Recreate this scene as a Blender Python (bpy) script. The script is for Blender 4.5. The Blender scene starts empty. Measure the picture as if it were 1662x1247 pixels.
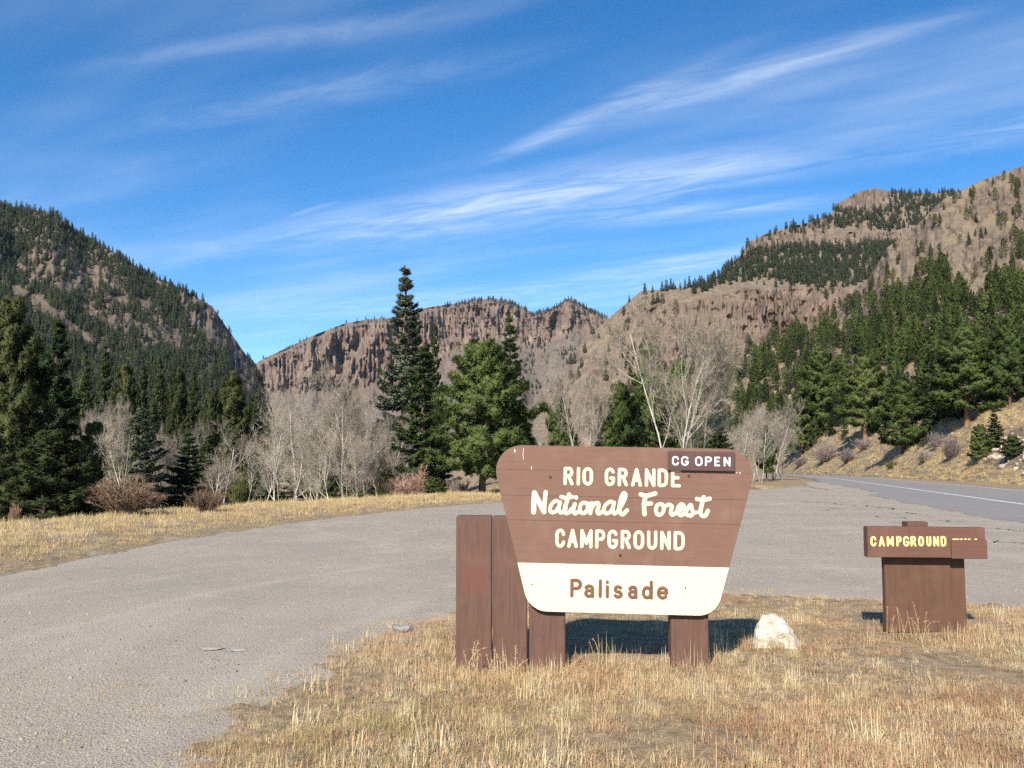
import bpy, math
import numpy as np
from mathutils import Vector, Matrix

R = math.radians
sc = bpy.context.scene
col = sc.collection
rng = np.random.default_rng(7)

# ------------------------------------------------------------------ camera
EYE = np.array([0.0, 0.0, 1.6])
FPX, CX, CY, PITCH = 1563.0, 831.0, 623.5, math.atan((760 - 623.5) / 1563.0)
cam = bpy.data.cameras.new('camera')
cam.sensor_width = 36
cam.lens = 36 * FPX / 1662
cam.clip_start, cam.clip_end = 0.1, 30000
cam_o = bpy.data.objects.new('camera', cam)
cam_o.location = EYE
cam_o.rotation_euler = (math.pi / 2 + PITCH, 0, 0)
col.objects.link(cam_o)
sc.camera = cam_o

# ------------------------------------------------------------------ sun, sky, exposure
SUN_AZ, SUN_EL = 198.0, 35.0            # clockwise from +Y (view direction), degrees
world = bpy.data.worlds.new('World')
sc.world = world
world.use_nodes = True
wt = world.node_tree
WN, WL = wt.nodes, wt.links
bg = WN['Background']
bg.inputs['Strength'].default_value = 0.115
world.cycles.sampling_method = 'MANUAL'
world.cycles.sample_map_resolution = 256
sky = WN.new('ShaderNodeTexSky')
sky.sky_type = 'NISHITA'
sky.sun_disc = False
sky.sun_elevation = R(SUN_EL)
sky.sun_rotation = R(SUN_AZ)
sky.altitude = 2700
sky.air_density = 1.0
sky.dust_density = 0.3
sky.ozone_density = 2.2

sun = bpy.data.lights.new('sun', 'SUN')
sun.energy = 5.0
sun.angle = R(0.53)
sun.color = (1.0, 0.94, 0.84)
sun_o = bpy.data.objects.new('sun', sun)
sd = Vector((math.sin(R(SUN_AZ)) * math.cos(R(SUN_EL)), math.cos(R(SUN_AZ)) * math.cos(R(SUN_EL)), math.sin(R(SUN_EL))))
sun_o.rotation_euler = sd.to_track_quat('Z', 'Y').to_euler()
sun_o.location = (-20, -60, 50)
col.objects.link(sun_o)
sc.view_settings.view_transform = 'Standard'
sc.view_settings.look = 'None'
sc.view_settings.exposure = 0.62
sc.view_settings.gamma = 1.0
sc.view_settings.use_curve_mapping = False
sc.render.engine = 'CYCLES'
sc.cycles.use_light_tree = False
sc.cycles.max_bounces = 3
sc.cycles.diffuse_bounces = 2
sc.cycles.glossy_bounces = 2
sc.cycles.transmission_bounces = 2
sc.cycles.transparent_max_bounces = 8
sc.cycles.volume_bounces = 0
sc.cycles.use_adaptive_sampling = True
sc.cycles.adaptive_threshold = 0.02
sc.cycles.use_denoising = False
sc.cycles.sample_clamp_indirect = 6


def wnode(op, a, b=None, c=None, tree=wt):
    n = tree.nodes.new('ShaderNodeMath')
    n.operation = op
    for i, v in enumerate((a, b, c)):
        if v is None:
            continue
        if isinstance(v, (int, float)):
            n.inputs[i].default_value = v
        else:
            tree.links.new(v, n.inputs[i])
    return n.outputs[0]


def clouds():
    """Cirrus on a plane high above: coordinates are the view direction divided by its height."""
    tc = WN.new('ShaderNodeTexCoord')
    sep = WN.new('ShaderNodeSeparateXYZ')
    WL.new(tc.outputs['Generated'], sep.inputs[0])
    z = wnode('MAXIMUM', sep.outputs[2], 0.03)
    px, py = wnode('DIVIDE', sep.outputs[0], z), wnode('DIVIDE', sep.outputs[1], z)

    def rot(ang, sx, sy, ox=0.0, oy=0.0):
        ca, sa = math.cos(R(ang)), math.sin(R(ang))
        x = wnode('SUBTRACT', px, ox)
        y = wnode('SUBTRACT', py, oy)
        u = wnode('ADD', wnode('MULTIPLY', x, ca), wnode('MULTIPLY', y, sa))
        v = wnode('SUBTRACT', wnode('MULTIPLY', y, ca), wnode('MULTIPLY', x, sa))
        return wnode('MULTIPLY', u, sx), wnode('MULTIPLY', v, sy)

    def noise(u, v, scale, detail, rough=0.55, dist=0.0):
        cb = WN.new('ShaderNodeCombineXYZ')
        WL.new(u, cb.inputs[0])
        WL.new(v, cb.inputs[1])
        n = WN.new('ShaderNodeTexNoise')
        n.inputs['Scale'].default_value = scale
        n.inputs['Detail'].default_value = detail
        n.inputs['Roughness'].default_value = rough
        n.inputs['Distortion'].default_value = dist
        WL.new(cb.outputs[0], n.inputs['Vector'])
        return n.outputs['Fac']

    def ramp(f, a, b):
        n = WN.new('ShaderNodeMapRange')
        n.interpolation_type = 'SMOOTHSTEP'
        WL.new(f, n.inputs[0])
        n.inputs[1].default_value, n.inputs[2].default_value = a, b
        return n.outputs[0]

    wob = noise(*rot(-38, 0.6, 0.6), 1.0, 1)
    fine = noise(*rot(-31, 1.5, 5.0), 1.6, 6, 0.66, 0.7)
    # thin veil everywhere, streaked along the wind
    veil = wnode('MULTIPLY', ramp(noise(*rot(-38, 0.35, 1.3, 3.1, 0.4), 1.0, 3, 0.55), 0.40, 0.80), 0.45)
    total = wnode('MULTIPLY', veil, wnode('ADD', wnode('MULTIPLY', fine, 1.0), 0.2))
    # separate bands: two end points on the cloud plane, width, strength
    tex = wnode('ADD', wnode('MULTIPLY', ramp(fine, 0.30, 0.74), 0.95), 0.20)
    cb = WN.new('ShaderNodeCombineXYZ')
    WL.new(px, cb.inputs[0])
    WL.new(wnode('MULTIPLY_ADD', wnode('SUBTRACT', wob, 0.5), 0.22, py), cb.inputs[1])
    bands = 0.0
    for (x0, y0), (x1, y1), w, s in BANDS:
        mp = WN.new('ShaderNodeMapping')
        mp.vector_type = 'TEXTURE'
        mp.inputs['Location'].default_value = ((x0 + x1) / 2, (y0 + y1) / 2, 0)
        mp.inputs['Rotation'].default_value = (0, 0, math.atan2(y1 - y0, x1 - x0))
        mp.inputs['Scale'].default_value = (math.hypot(x1 - x0, y1 - y0) * 0.62, w, 1)
        WL.new(cb.outputs[0], mp.inputs['Vector'])
        ln = WN.new('ShaderNodeVectorMath')
        ln.operation = 'LENGTH'
        WL.new(mp.outputs[0], ln.inputs[0])
        m = WN.new('ShaderNodeMapRange')
        m.interpolation_type = 'SMOOTHSTEP'
        WL.new(ln.outputs['Value'], m.inputs[0])
        m.inputs[1].default_value, m.inputs[2].default_value, m.inputs[3].default_value, m.inputs[4].default_value = 0.0, 1.0, s, 0.0
        bands = wnode('ADD', bands, m.outputs[0])
    total = wnode('MULTIPLY', wnode('MULTIPLY_ADD', bands, tex, total), 0.78)
    # pale air low over the mountains comes from the sky texture itself
    total = wnode('MINIMUM', total, 0.85)
    mix = WN.new('ShaderNodeMix')
    mix.data_type = 'RGBA'
    WL.new(total, mix.inputs['Factor'])
    hs = WN.new('ShaderNodeHueSaturation')
    hs.inputs['Saturation'].default_value = 1.32
    WL.new(sky.outputs[0], hs.inputs['Color'])
    WL.new(hs.outputs[0], mix.inputs[6])
    mix.inputs[7].default_value = (5.9, 6.5, 7.3, 1)
    WL.new(mix.outputs[2], bg.inputs['Color'])


# cirrus bands on the plane one unit above the ground: (x, y) / height
BANDS = [
    ((-0.12, 3.10), (0.60, 2.16), 0.085, 0.38),
    ((0.24, 2.70), (1.06, 1.98), 0.11, 0.38),
    ((-1.20, 2.42), (0.05, 2.00), 0.09, 0.22),
    ((-1.30, 2.85), (0.15, 2.20), 0.15, 0.22),
    ((-1.45, 4.55), (0.95, 3.05), 0.40, 0.42),
    ((-0.45, 3.62), (1.25, 2.95), 0.42, 0.36),
    ((0.05, 3.95), (1.35, 3.45), 0.24, 0.44),
    ((-0.92, 3.82), (-0.62, 3.52), 0.035, 0.32),
    ((-1.90, 6.6), (1.30, 4.7), 0.60, 0.36),
    ((0.20, 4.9), (1.90, 4.3), 0.34, 0.36),
    ((1.10, 3.1), (2.10, 2.3), 0.24, 0.30),
]
clouds()


SHORTROW = {
    'cottonwood thicket left of the tall spruce': 'leafless pale cottonwoods in the thicket left of the tall spruce',
    'conifers behind the cottonwood thicket': 'small dark conifers half hidden behind the leafless thicket',
    'conifers behind the leafless trees above the sign': 'dark conifers behind the leafless trees above the sign',
    'aspen grove where the road vanishes': 'leafless grey aspens where the road vanishes',
}


# ------------------------------------------------------------------ small tools
def ray(px, py):
    px, py = np.asarray(px, float), np.asarray(py, float)
    xc, yc = (px - CX) / FPX, -(py - CY) / FPX
    c, s = math.cos(PITCH), math.sin(PITCH)
    return np.stack(np.broadcast_arrays(xc, c - yc * s, s + yc * c), -1)


def at(px, py, Y):
    """the world point seen in that direction at distance Y straight ahead"""
    d = ray(px, py)
    return EYE + d * (np.asarray(Y, float) / d[..., 1])[..., None]


def on_ground(px, py):
    d = ray(px, py)
    return (EYE + d * (-EYE[2] / d[..., 2])[..., None])[..., :2]


def seen(p):
    """direction of a world point as angular picture coordinates"""
    q = p - EYE
    c, s = math.cos(PITCH), math.sin(PITCH)
    f = q[..., 1] * c + q[..., 2] * s
    u = -q[..., 1] * s + q[..., 2] * c
    return CX + FPX * q[..., 0] / f, CY - FPX * u / f


def _hash(ix, iy, seed):
    h = (ix.astype(np.int64) * 374761393 + iy.astype(np.int64) * 668265263 + seed * 974711) & 0xFFFFFFFF
    h = ((h ^ (h >> 13)) * 1274126177) & 0xFFFFFFFF
    return ((h ^ (h >> 16)) & 0xFFFF) / 65535.0


def vnoise(x, y, seed=0):
    x, y = np.broadcast_arrays(np.asarray(x, float), np.asarray(y, float))
    ix, iy = np.floor(x), np.floor(y)
    fx, fy = x - ix, y - iy
    fx, fy = fx * fx * (3 - 2 * fx), fy * fy * (3 - 2 * fy)
    a, b = _hash(ix, iy, seed), _hash(ix + 1, iy, seed)
    c, d = _hash(ix, iy + 1, seed), _hash(ix + 1, iy + 1, seed)
    return (a + (b - a) * fx) * (1 - fy) + (c + (d - c) * fx) * fy


def fbm(x, y, octaves=4, seed=0, gain=0.5):
    t, amp, tot = 0.0, 1.0, 0.0
    for o in range(octaves):
        t = t + amp * vnoise(x * 2 ** o + 17.3 * o, y * 2 ** o + 9.1 * o, seed + o)
        tot += amp
        amp *= gain
    return t / tot * 2 - 1


def sstep(a, b, x):
    t = np.clip((x - a) / (b - a), 0, 1)
    return t * t * (3 - 2 * t)


def inpoly(x, y, poly):
    r = np.zeros(np.shape(x), bool)
    n = len(poly)
    for i in range(n):
        (x0, y0), (x1, y1) = poly[i], poly[(i + 1) % n]
        if y0 == y1:
            continue
        r ^= ((y0 > y) != (y1 > y)) & (x < (x1 - x0) * (y - y0) / (y1 - y0) + x0)
    return r


def sdist(x, y, poly):
    """distance to a polygon's edge, positive inside"""
    d = np.full(np.shape(x), 1e9)
    n = len(poly)
    for i in range(n):
        (x0, y0), (x1, y1) = poly[i], poly[(i + 1) % n]
        ex, ey = x1 - x0, y1 - y0
        t = np.clip(((x - x0) * ex + (y - y0) * ey) / (ex * ex + ey * ey), 0, 1)
        d = np.minimum(d, np.hypot(x - x0 - t * ex, y - y0 - t * ey))
    return np.where(inpoly(x, y, poly), d, -d)


def mesh(name, V, F, mats=(), smooth=False, attrs=None, matidx=None, normals=None):
    me = bpy.data.meshes.new(name)
    V = np.ascontiguousarray(V, np.float32)
    Fs = F if isinstance(F, (list, tuple)) else [F]
    Fs = [np.ascontiguousarray(f, np.int32) for f in Fs if len(f)]
    me.vertices.add(len(V))
    me.vertices.foreach_set('co', V.ravel())
    if Fs:
        tot = np.concatenate([np.full(len(f), f.shape[1], np.int32) for f in Fs])
        loops = np.concatenate([f.ravel() for f in Fs])
        me.loops.add(len(loops))
        me.loops.foreach_set('vertex_index', loops)
        me.polygons.add(len(tot))
        st = np.concatenate([[0], np.cumsum(tot)[:-1]]).astype(np.int32)
        me.polygons.foreach_set('loop_start', st)
        me.polygons.foreach_set('use_smooth', np.full(len(tot), bool(smooth)))
        if matidx is not None:
            me.polygons.foreach_set('material_index', np.asarray(matidx, np.int32))
    for k, v in (attrs or {}).items():
        a = me.attributes.new(k, 'FLOAT', 'POINT')
        a.data.foreach_set('value', np.ascontiguousarray(v, np.float32))
    for m in mats:
        me.materials.append(m)
    me.update(calc_edges=True)
    me.validate()
    if normals is not None:
        me.polygons.foreach_set('use_smooth', np.ones(len(me.polygons), bool))
        me.normals_split_custom_set_from_vertices(np.ascontiguousarray(normals, np.float32))
    return me


def obj(name, me, parent=None, label=None, cat=None, group=None, kind=None, loc=None):
    o = bpy.data.objects.new(name, me)
    col.objects.link(o)
    if parent is not None:
        o.parent = parent
    if loc is not None:
        o.location = loc
    for k, v in (('label', label), ('category', cat), ('group', group), ('kind', kind)):
        if v:
            o[k] = v
    return o


class MB:
    """collects shapes into one mesh"""
    def __init__(s):
        s.V, s.F, s.n = [], {}, 0

    def add(s, V, F):
        V = np.asarray(V, float)
        F = np.asarray(F, int)
        s.F.setdefault(F.shape[1], []).append(F + s.n)
        s.V.append(V)
        s.n += len(V)

    def tube(s, pts, rad, sides=6, cap=False):
        pts = np.asarray(pts, float)
        n = len(pts)
        rad = np.broadcast_to(np.asarray(rad, float), (n,))
        t = np.gradient(pts, axis=0)
        t /= np.linalg.norm(t, axis=1)[:, None] + 1e-9
        ref = np.array([1.0, 0, 0]) if abs(t[0, 0]) < 0.8 else np.array([0, 1.0, 0])
        a = np.cross(t, ref)
        a /= np.linalg.norm(a, axis=1)[:, None] + 1e-9
        b = np.cross(t, a)
        th = np.arange(sides) * 2 * math.pi / sides
        ring = pts[:, None] + rad[:, None, None] * (np.cos(th)[None, :, None] * a[:, None] + np.sin(th)[None, :, None] * b[:, None])
        i, j = np.meshgrid(np.arange(n - 1), np.arange(sides), indexing='ij')
        k = (j + 1) % sides
        F = np.stack([i * sides + j, i * sides + k, (i + 1) * sides + k, (i + 1) * sides + j], -1).reshape(-1, 4)
        s.add(ring.reshape(-1, 3), F)

    def box(s, lo, hi, bev=0.0):
        x0, y0, z0 = lo
        x1, y1, z1 = hi
        if bev <= 0:
            V = [(x, y, z) for z in (z0, z1) for y in (y0, y1) for x in (x0, x1)]
            s.add(V, [(0, 2, 3, 1), (4, 5, 7, 6), (0, 1, 5, 4), (2, 6, 7, 3), (0, 4, 6, 2), (1, 3, 7, 5)])
            return
        poly = [(x0 + bev, z0), (x1 - bev, z0), (x1, z0 + bev), (x1, z1 - bev), (x1 - bev, z1), (x0 + bev, z1), (x0, z1 - bev), (x0, z0 + bev)]
        s.prism(poly, y0, y1, bev)

    def prism(s, poly, y0, y1, bev=0.0):
        """outline in x,z (counter-clockwise seen from -y) pushed from y0 back to y1, front edge bevelled"""
        P = np.asarray(poly, float)
        n = len(P)
        c = P.mean(0)
        if bev > 0:
            d0 = P - np.roll(P, 1, 0)
            d1 = np.roll(P, -1, 0) - P
            n0 = np.stack([d0[:, 1], -d0[:, 0]], 1) / (np.linalg.norm(d0, axis=1)[:, None] + 1e-9)
            n1 = np.stack([d1[:, 1], -d1[:, 0]], 1) / (np.linalg.norm(d1, axis=1)[:, None] + 1e-9)
            m = n0 + n1
            m /= np.linalg.norm(m, axis=1)[:, None] + 1e-9
            Q = P - m * bev
        else:
            Q = P
        rows = [(Q, y0), (P, y0 + bev), (P, y1 - bev), (Q, y1)] if bev > 0 else [(P, y0), (P, y1)]
        V = np.concatenate([np.stack([p[:, 0], np.full(n, y), p[:, 1]], 1) for p, y in rows])
        i = np.arange(n)
        k = (i + 1) % n
        for r in range(len(rows) - 1):
            pass
        F = np.concatenate([np.stack([r * n + i, (r + 1) * n + i, (r + 1) * n + k, r * n + k], 1) for r in range(len(rows) - 1)])
        base = s.n
        s.add(V, F)
        s.F.setdefault(n, []).append(np.array([base + i]))
        s.F.setdefault(n, []).append(np.array([base + (len(rows) - 1) * n + i[::-1]]))

    def me(s, name, mats, smooth=False, attrs=None):
        F = [np.concatenate(f) for f in s.F.values()]
        return mesh(name, np.concatenate(s.V), F, mats, smooth, attrs)


# ------------------------------------------------------------------ materials
def material(name, rough=0.85, spec=0.25):
    m = bpy.data.materials.new(name)
    m.use_nodes = True
    b = m.node_tree.nodes['Principled BSDF']
    b.inputs['Roughness'].default_value = rough
    b.inputs['Specular IOR Level'].default_value = spec
    return m, m.node_tree, b


def N(t, kind, **kw):
    n = t.nodes.new(kind)
    for k, v in kw.items():
        setattr(n, k, v)
    return n


def tnoise(t, vec, scale, detail=4, rough=0.55, dist=0.0):
    n = N(t, 'ShaderNodeTexNoise')
    n.inputs['Scale'].default_value = scale
    n.inputs['Detail'].default_value = detail
    n.inputs['Roughness'].default_value = rough
    n.inputs['Distortion'].default_value = dist
    if vec is not None:
        t.links.new(vec, n.inputs['Vector'])
    return n.outputs['Fac']


def mapping(t, vec, scale=(1, 1, 1), rot=(0, 0, 0), loc=(0, 0, 0)):
    n = N(t, 'ShaderNodeMapping')
    n.inputs['Scale'].default_value = scale
    n.inputs['Rotation'].default_value = rot
    n.inputs['Location'].default_value = loc
    t.links.new(vec, n.inputs['Vector'])
    return n.outputs[0]


def rampc(t, fac, stops):
    n = N(t, 'ShaderNodeValToRGB')
    e = n.color_ramp.elements
    while len(e) < len(stops):
        e.new(0.5)
    for el, (p, c) in zip(e, stops):
        el.position = p
        el.color = (*c, 1)
    t.links.new(fac, n.inputs[0])
    return n.outputs[0]


def mixc(t, fac, a, b, blend='MIX'):
    n = N(t, 'ShaderNodeMix', data_type='RGBA', blend_type=blend)
    for v, i in ((fac, 0), (a, 6), (b, 7)):
        if isinstance(v, (int, float)):
            n.inputs[i].default_value = v
        elif isinstance(v, tuple):
            n.inputs[i].default_value = (*v, 1)
        else:
            t.links.new(v, n.inputs[i])
    return n.outputs[2]


def mrange(t, f, a, b, c=0.0, d=1.0):
    n = N(t, 'ShaderNodeMapRange', interpolation_type='SMOOTHSTEP')
    t.links.new(f, n.inputs[0])
    for i, v in enumerate((a, b, c, d)):
        n.inputs[i + 1].default_value = v
    return n.outputs[0]


def bump(t, b, h, strength, dist):
    n = N(t, 'ShaderNodeBump')
    n.inputs['Strength'].default_value = strength
    n.inputs['Distance'].default_value = dist
    t.links.new(h, n.inputs['Height'])
    t.links.new(n.outputs[0], b.inputs['Normal'])


def position(t):
    return N(t, 'ShaderNodeNewGeometry').outputs['Position']


def objcoord(t):
    return N(t, 'ShaderNodeTexCoord').outputs['Object']


def attribute(t, name, kind='GEOMETRY'):
    n = N(t, 'ShaderNodeAttribute', attribute_name=name, attribute_type=kind)
    return n.outputs['Fac']


def rock_material(name, rocks, soils, scale):
    """mountain: attribute 'rock' chooses between bare rock and slope soil with dry grass"""
    m, t, b = material(name, 0.95, 0.1)
    p = position(t)
    tall = mapping(t, p, (scale, scale, scale * 0.22))
    n1 = tnoise(t, tall, 1.0, 5, 0.62, 0.3)
    n2 = tnoise(t, p, scale * 3.1, 3, 0.6)
    n3 = tnoise(t, p, scale * 0.25, 2)
    rc = rampc(t, n1, [(0.28, rocks[0]), (0.47, rocks[1]), (0.6, rocks[2]), (0.75, rocks[3])])
    rc = mixc(t, mrange(t, n3, 0.4, 0.65, 0, 0.5), rc, rocks[4])
    so = rampc(t, n2, [(0.3, soils[0]), (0.5, soils[1]), (0.7, soils[2])])
    c = mixc(t, attribute(t, 'rock'), so, rc)
    t.links.new(c, b.inputs['Base Color'])
    h = N(t, 'ShaderNodeMath', operation='ADD')
    t.links.new(n1, h.inputs[0])
    t.links.new(n2, h.inputs[1])
    bump(t, b, n1, 0.7, 0.07 / scale)
    return m


def leaf_material(name, stops, trans=0.18, patch=0.25):
    """foliage: colour varies by leaf (attribute tint), by tree (object random) and by clump"""
    m, t, b = material(name, 0.7, 0.2)
    oi = N(t, 'ShaderNodeObjectInfo')
    tint = attribute(t, 'tint')
    f = N(t, 'ShaderNodeMath', operation='MULTIPLY_ADD')
    t.links.new(oi.outputs['Random'], f.inputs[0])
    f.inputs[1].default_value = 0.52
    g = N(t, 'ShaderNodeMath', operation='MULTIPLY_ADD')
    t.links.new(tint, g.inputs[0])
    g.inputs[1].default_value = 0.48
    g.inputs[2].default_value = 0.0
    t.links.new(g.outputs[0], f.inputs[2])
    c = rampc(t, f.outputs[0], stops)
    t.links.new(c, b.inputs['Base Color'])
    tr = N(t, 'ShaderNodeBsdfTranslucent')
    t.links.new(c, tr.inputs['Color'])
    mx = N(t, 'ShaderNodeMixShader')
    mx.inputs[0].default_value = trans
    t.links.new(b.outputs[0], mx.inputs[1])
    t.links.new(tr.outputs[0], mx.inputs[2])
    t.links.new(mx.outputs[0], t.nodes['Material Output'].inputs[0])
    return m


def simple(name, stops, scale, rough=0.85, spec=0.2, stretch=(1, 1, 1), bmp=0.4, bd=0.01, coord='obj'):
    m, t, b = material(name, rough, spec)
    v = objcoord(t) if coord == 'obj' else position(t)
    n = tnoise(t, mapping(t, v, stretch), scale, 6, 0.6)
    t.links.new(rampc(t, n, stops), b.inputs['Base Color'])
    if bmp:
        bump(t, b, n, bmp, bd)
    return m


M = {}
M['pine'] = leaf_material('pine_needles', [(0.0, (0.052, 0.078, 0.025)), (0.35, (0.100, 0.140, 0.039)), (0.65, (0.150, 0.190, 0.056)), (1.0, (0.215, 0.235, 0.084))], 0.34)
M['dark'] = leaf_material('dark_pine_needles', [(0.0, (0.026, 0.036, 0.014)), (0.4, (0.050, 0.064, 0.022)), (0.7, (0.080, 0.092, 0.030)), (1.0, (0.125, 0.125, 0.045))], 0.2)
M['fir'] = leaf_material('fir_needles', [(0.0, (0.030, 0.052, 0.022)), (0.4, (0.060, 0.092, 0.032)), (0.7, (0.092, 0.124, 0.043)), (1.0, (0.14, 0.155, 0.058))], 0.24)
M['spruce'] = leaf_material('blue_spruce_needles', [(0.0, (0.058, 0.072, 0.040)), (0.4, (0.110, 0.130, 0.076)), (0.75, (0.175, 0.195, 0.130)), (1.0, (0.26, 0.285, 0.225))], 0.22)
M['far'] = leaf_material('far_conifer_needles', [(0.0, (0.030, 0.046, 0.026)), (0.45, (0.058, 0.076, 0.038)), (1.0, (0.105, 0.115, 0.055))], 0.2)
M['bark'] = simple('conifer_bark', [(0.3, (0.06, 0.04, 0.03)), (0.6, (0.14, 0.09, 0.065)), (0.8, (0.2, 0.14, 0.1))], 6, stretch=(1, 1, 0.25), bmp=0.8, bd=0.03)
M['redbark'] = simple('reddish_pine_bark', [(0.3, (0.12, 0.06, 0.035)), (0.6, (0.26, 0.13, 0.075)), (0.8, (0.34, 0.2, 0.12))], 5, stretch=(1, 1, 0.25), bmp=0.8, bd=0.03)
M['pale'] = simple('pale_bark', [(0.3, (0.24, 0.21, 0.165)), (0.5, (0.46, 0.415, 0.34)), (0.75, (0.62, 0.57, 0.48))], 2, stretch=(1, 1, 0.4), bmp=0.4, bd=0.02)
M['yellowbark'] = simple('yellow_white_bark', [(0.3, (0.42, 0.35, 0.22)), (0.6, (0.66, 0.58, 0.40)), (0.8, (0.74, 0.68, 0.52))], 3, stretch=(1, 1, 0.4), bmp=0.4, bd=0.02)
M['twig'] = leaf_material('bare_twigs', [(0.0, (0.19, 0.15, 0.11)), (0.5, (0.335, 0.285, 0.215)), (1.0, (0.48, 0.42, 0.33))], 0.0)
M['greytwig'] = leaf_material('grey_bare_twigs', [(0.0, (0.175, 0.142, 0.112)), (0.5, (0.30, 0.252, 0.203)), (1.0, (0.43, 0.375, 0.31))], 0.0)
M['redtwig'] = leaf_material('red_brown_twigs', [(0.0, (0.15, 0.098, 0.068)), (0.5, (0.26, 0.17, 0.112)), (0.80, (0.36, 0.245, 0.16)), (1.0, (0.48, 0.22, 0.09))], 0.0)
M['pinktwig'] = leaf_material('pinkish_twigs', [(0.0, (0.26, 0.145, 0.11)), (0.5, (0.41, 0.24, 0.185)), (1.0, (0.54, 0.37, 0.285))], 0.0)
M['mauvetwig'] = leaf_material('grey_mauve_twigs', [(0.0, (0.15, 0.115, 0.105)), (0.5, (0.26, 0.205, 0.185)), (1.0, (0.38, 0.31, 0.275))], 0.0)
M['willow'] = leaf_material('olive_leaves', [(0.0, (0.07, 0.08, 0.025)), (0.5, (0.13, 0.14, 0.045)), (1.0, (0.22, 0.2, 0.07))], 0.2)

M['rock_far'] = rock_material('palisade_cliff_rock', [(0.075, 0.052, 0.042), (0.165, 0.115, 0.088), (0.235, 0.167, 0.125), (0.32, 0.235, 0.175), (0.19, 0.14, 0.108)], [(0.11, 0.088, 0.07), (0.165, 0.132, 0.102), (0.215, 0.172, 0.13)], 0.02)
M['rock_mid'] = rock_material('mesa_rock', [(0.065, 0.047, 0.037), (0.15, 0.108, 0.082), (0.215, 0.157, 0.118), (0.30, 0.225, 0.165), (0.18, 0.135, 0.10)], [(0.13, 0.10, 0.07), (0.20, 0.155, 0.107), (0.275, 0.215, 0.148)], 0.05)
M['rock_left'] = rock_material('left_slope_rock', [(0.07, 0.052, 0.042), (0.135, 0.10, 0.078), (0.19, 0.142, 0.108), (0.26, 0.197, 0.148), (0.165, 0.127, 0.097)], [(0.078, 0.060, 0.045), (0.132, 0.102, 0.075), (0.185, 0.144, 0.105)], 0.09)
M['rock_near'] = rock_material('near_hill_rock', [(0.065, 0.048, 0.036), (0.14, 0.103, 0.075), (0.205, 0.153, 0.11), (0.29, 0.222, 0.158), (0.18, 0.138, 0.098)], [(0.15, 0.113, 0.072), (0.235, 0.18, 0.113), (0.32, 0.25, 0.16)], 0.13)

# ------------------------------------------------------------------ layout of the ground
LEFT_EDGE = [(-9.5, -40), (-8.6, -8), (-7.9, 6), (-7.5, 12), (-7.6, 17), (-7.4, 22.5), (-6.3, 29), (-4.6, 35.5), (-2.4, 42), (1.5, 49), (8, 58), (16, 68), (22, 78), (28, 92), (34, 112)]
ROAD_DIR = np.array([math.sin(R(14.4)), math.cos(R(14.4))])


def road_axis():
    """points along the white edge line, with the direction there; straight, then bending left"""
    p = np.array([22.5, 42.4]) - ROAD_DIR * 110
    a, out = 14.4, []
    s = 0.0
    while s < 620:
        d = np.array([math.sin(R(a)), math.cos(R(a))])
        out.append((p.copy(), d))
        step = 4.0
        p = p + d * step
        s += step
        if s > 215:
            a = max(a - 0.30, -12)
    return out


AXIS = road_axis()


def road_side(off):
    return [tuple(p + off * np.array([d[1], -d[0]])) for p, d in AXIS]


ISLAND = [(-2.7, -20), (-2.0, 2.5), (-1.85, 4.6), (-1.75, 5.8), (-1.65, 7.2), (-1.5, 8.6), (-1.05, 9.8), (-0.5, 11.0), (0.6, 11.7), (2.7, 12.3), (4.2, 11.9), (6.0, 11.3), (9, 10.9), (14, 10.2), (20, 9), (26, 6), (18, -20)]
shoulder = [q for q in road_side(-1.0)]
near = [q for q in shoulder if q[1] < 112 and q[1] > -42]
LOT = LEFT_EDGE + near[::-1]
FAR_EDGE = road_side(7.4)


def ground_h(x, y):
    """height of the earth: low under the lot and the road, rising through their ragged edges"""
    x, y = np.asarray(x, float), np.asarray(y, float)
    n1 = fbm(x * 1.3, y * 1.3, 4, 11)
    n2 = fbm(x * 6, y * 6, 3, 12)
    lot = sdist(x, y, LOT)
    isl = sdist(x, y, ISLAND)
    road = ROADPOLY_D(x, y)
    inside = np.maximum(np.minimum(lot, -isl), road)       # > 0 where gravel or asphalt lies
    e = -inside + n1 * 0.42 + n2 * 0.12
    h = np.clip(e * 0.09, -0.06, 0.07) + np.where(e > 0, 0.02 * n2, 0)
    out = np.maximum(-lot, 0)
    h += np.where(isl > 0.6, 0.03 * n1, 0)
    # the verge left of the lot is a low berm, then the ground falls to the creek
    left = (lot < 0) & (x < 2)
    h += np.where(left, 0.16 * sstep(0.6, 2.5, out) * (0.7 + 0.5 * n1), 0)
    h -= np.where(left, 2.3 * sstep(5, 17, out) * sstep(1.5, -7, x + 0.05 * y - 2.0), 0)
    # a shallow dip round the sign posts
    h -= 0.035 * np.exp(-((x + 0.3) ** 2 + (y - 7.2) ** 2) / 0.9)
    return h


_rp = road_side(7.4) + road_side(-5.0)[::-1]


def ROADPOLY_D(x, y):
    return sdist(x, y, _rp[:: 2] if len(_rp) > 400 else _rp)


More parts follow.
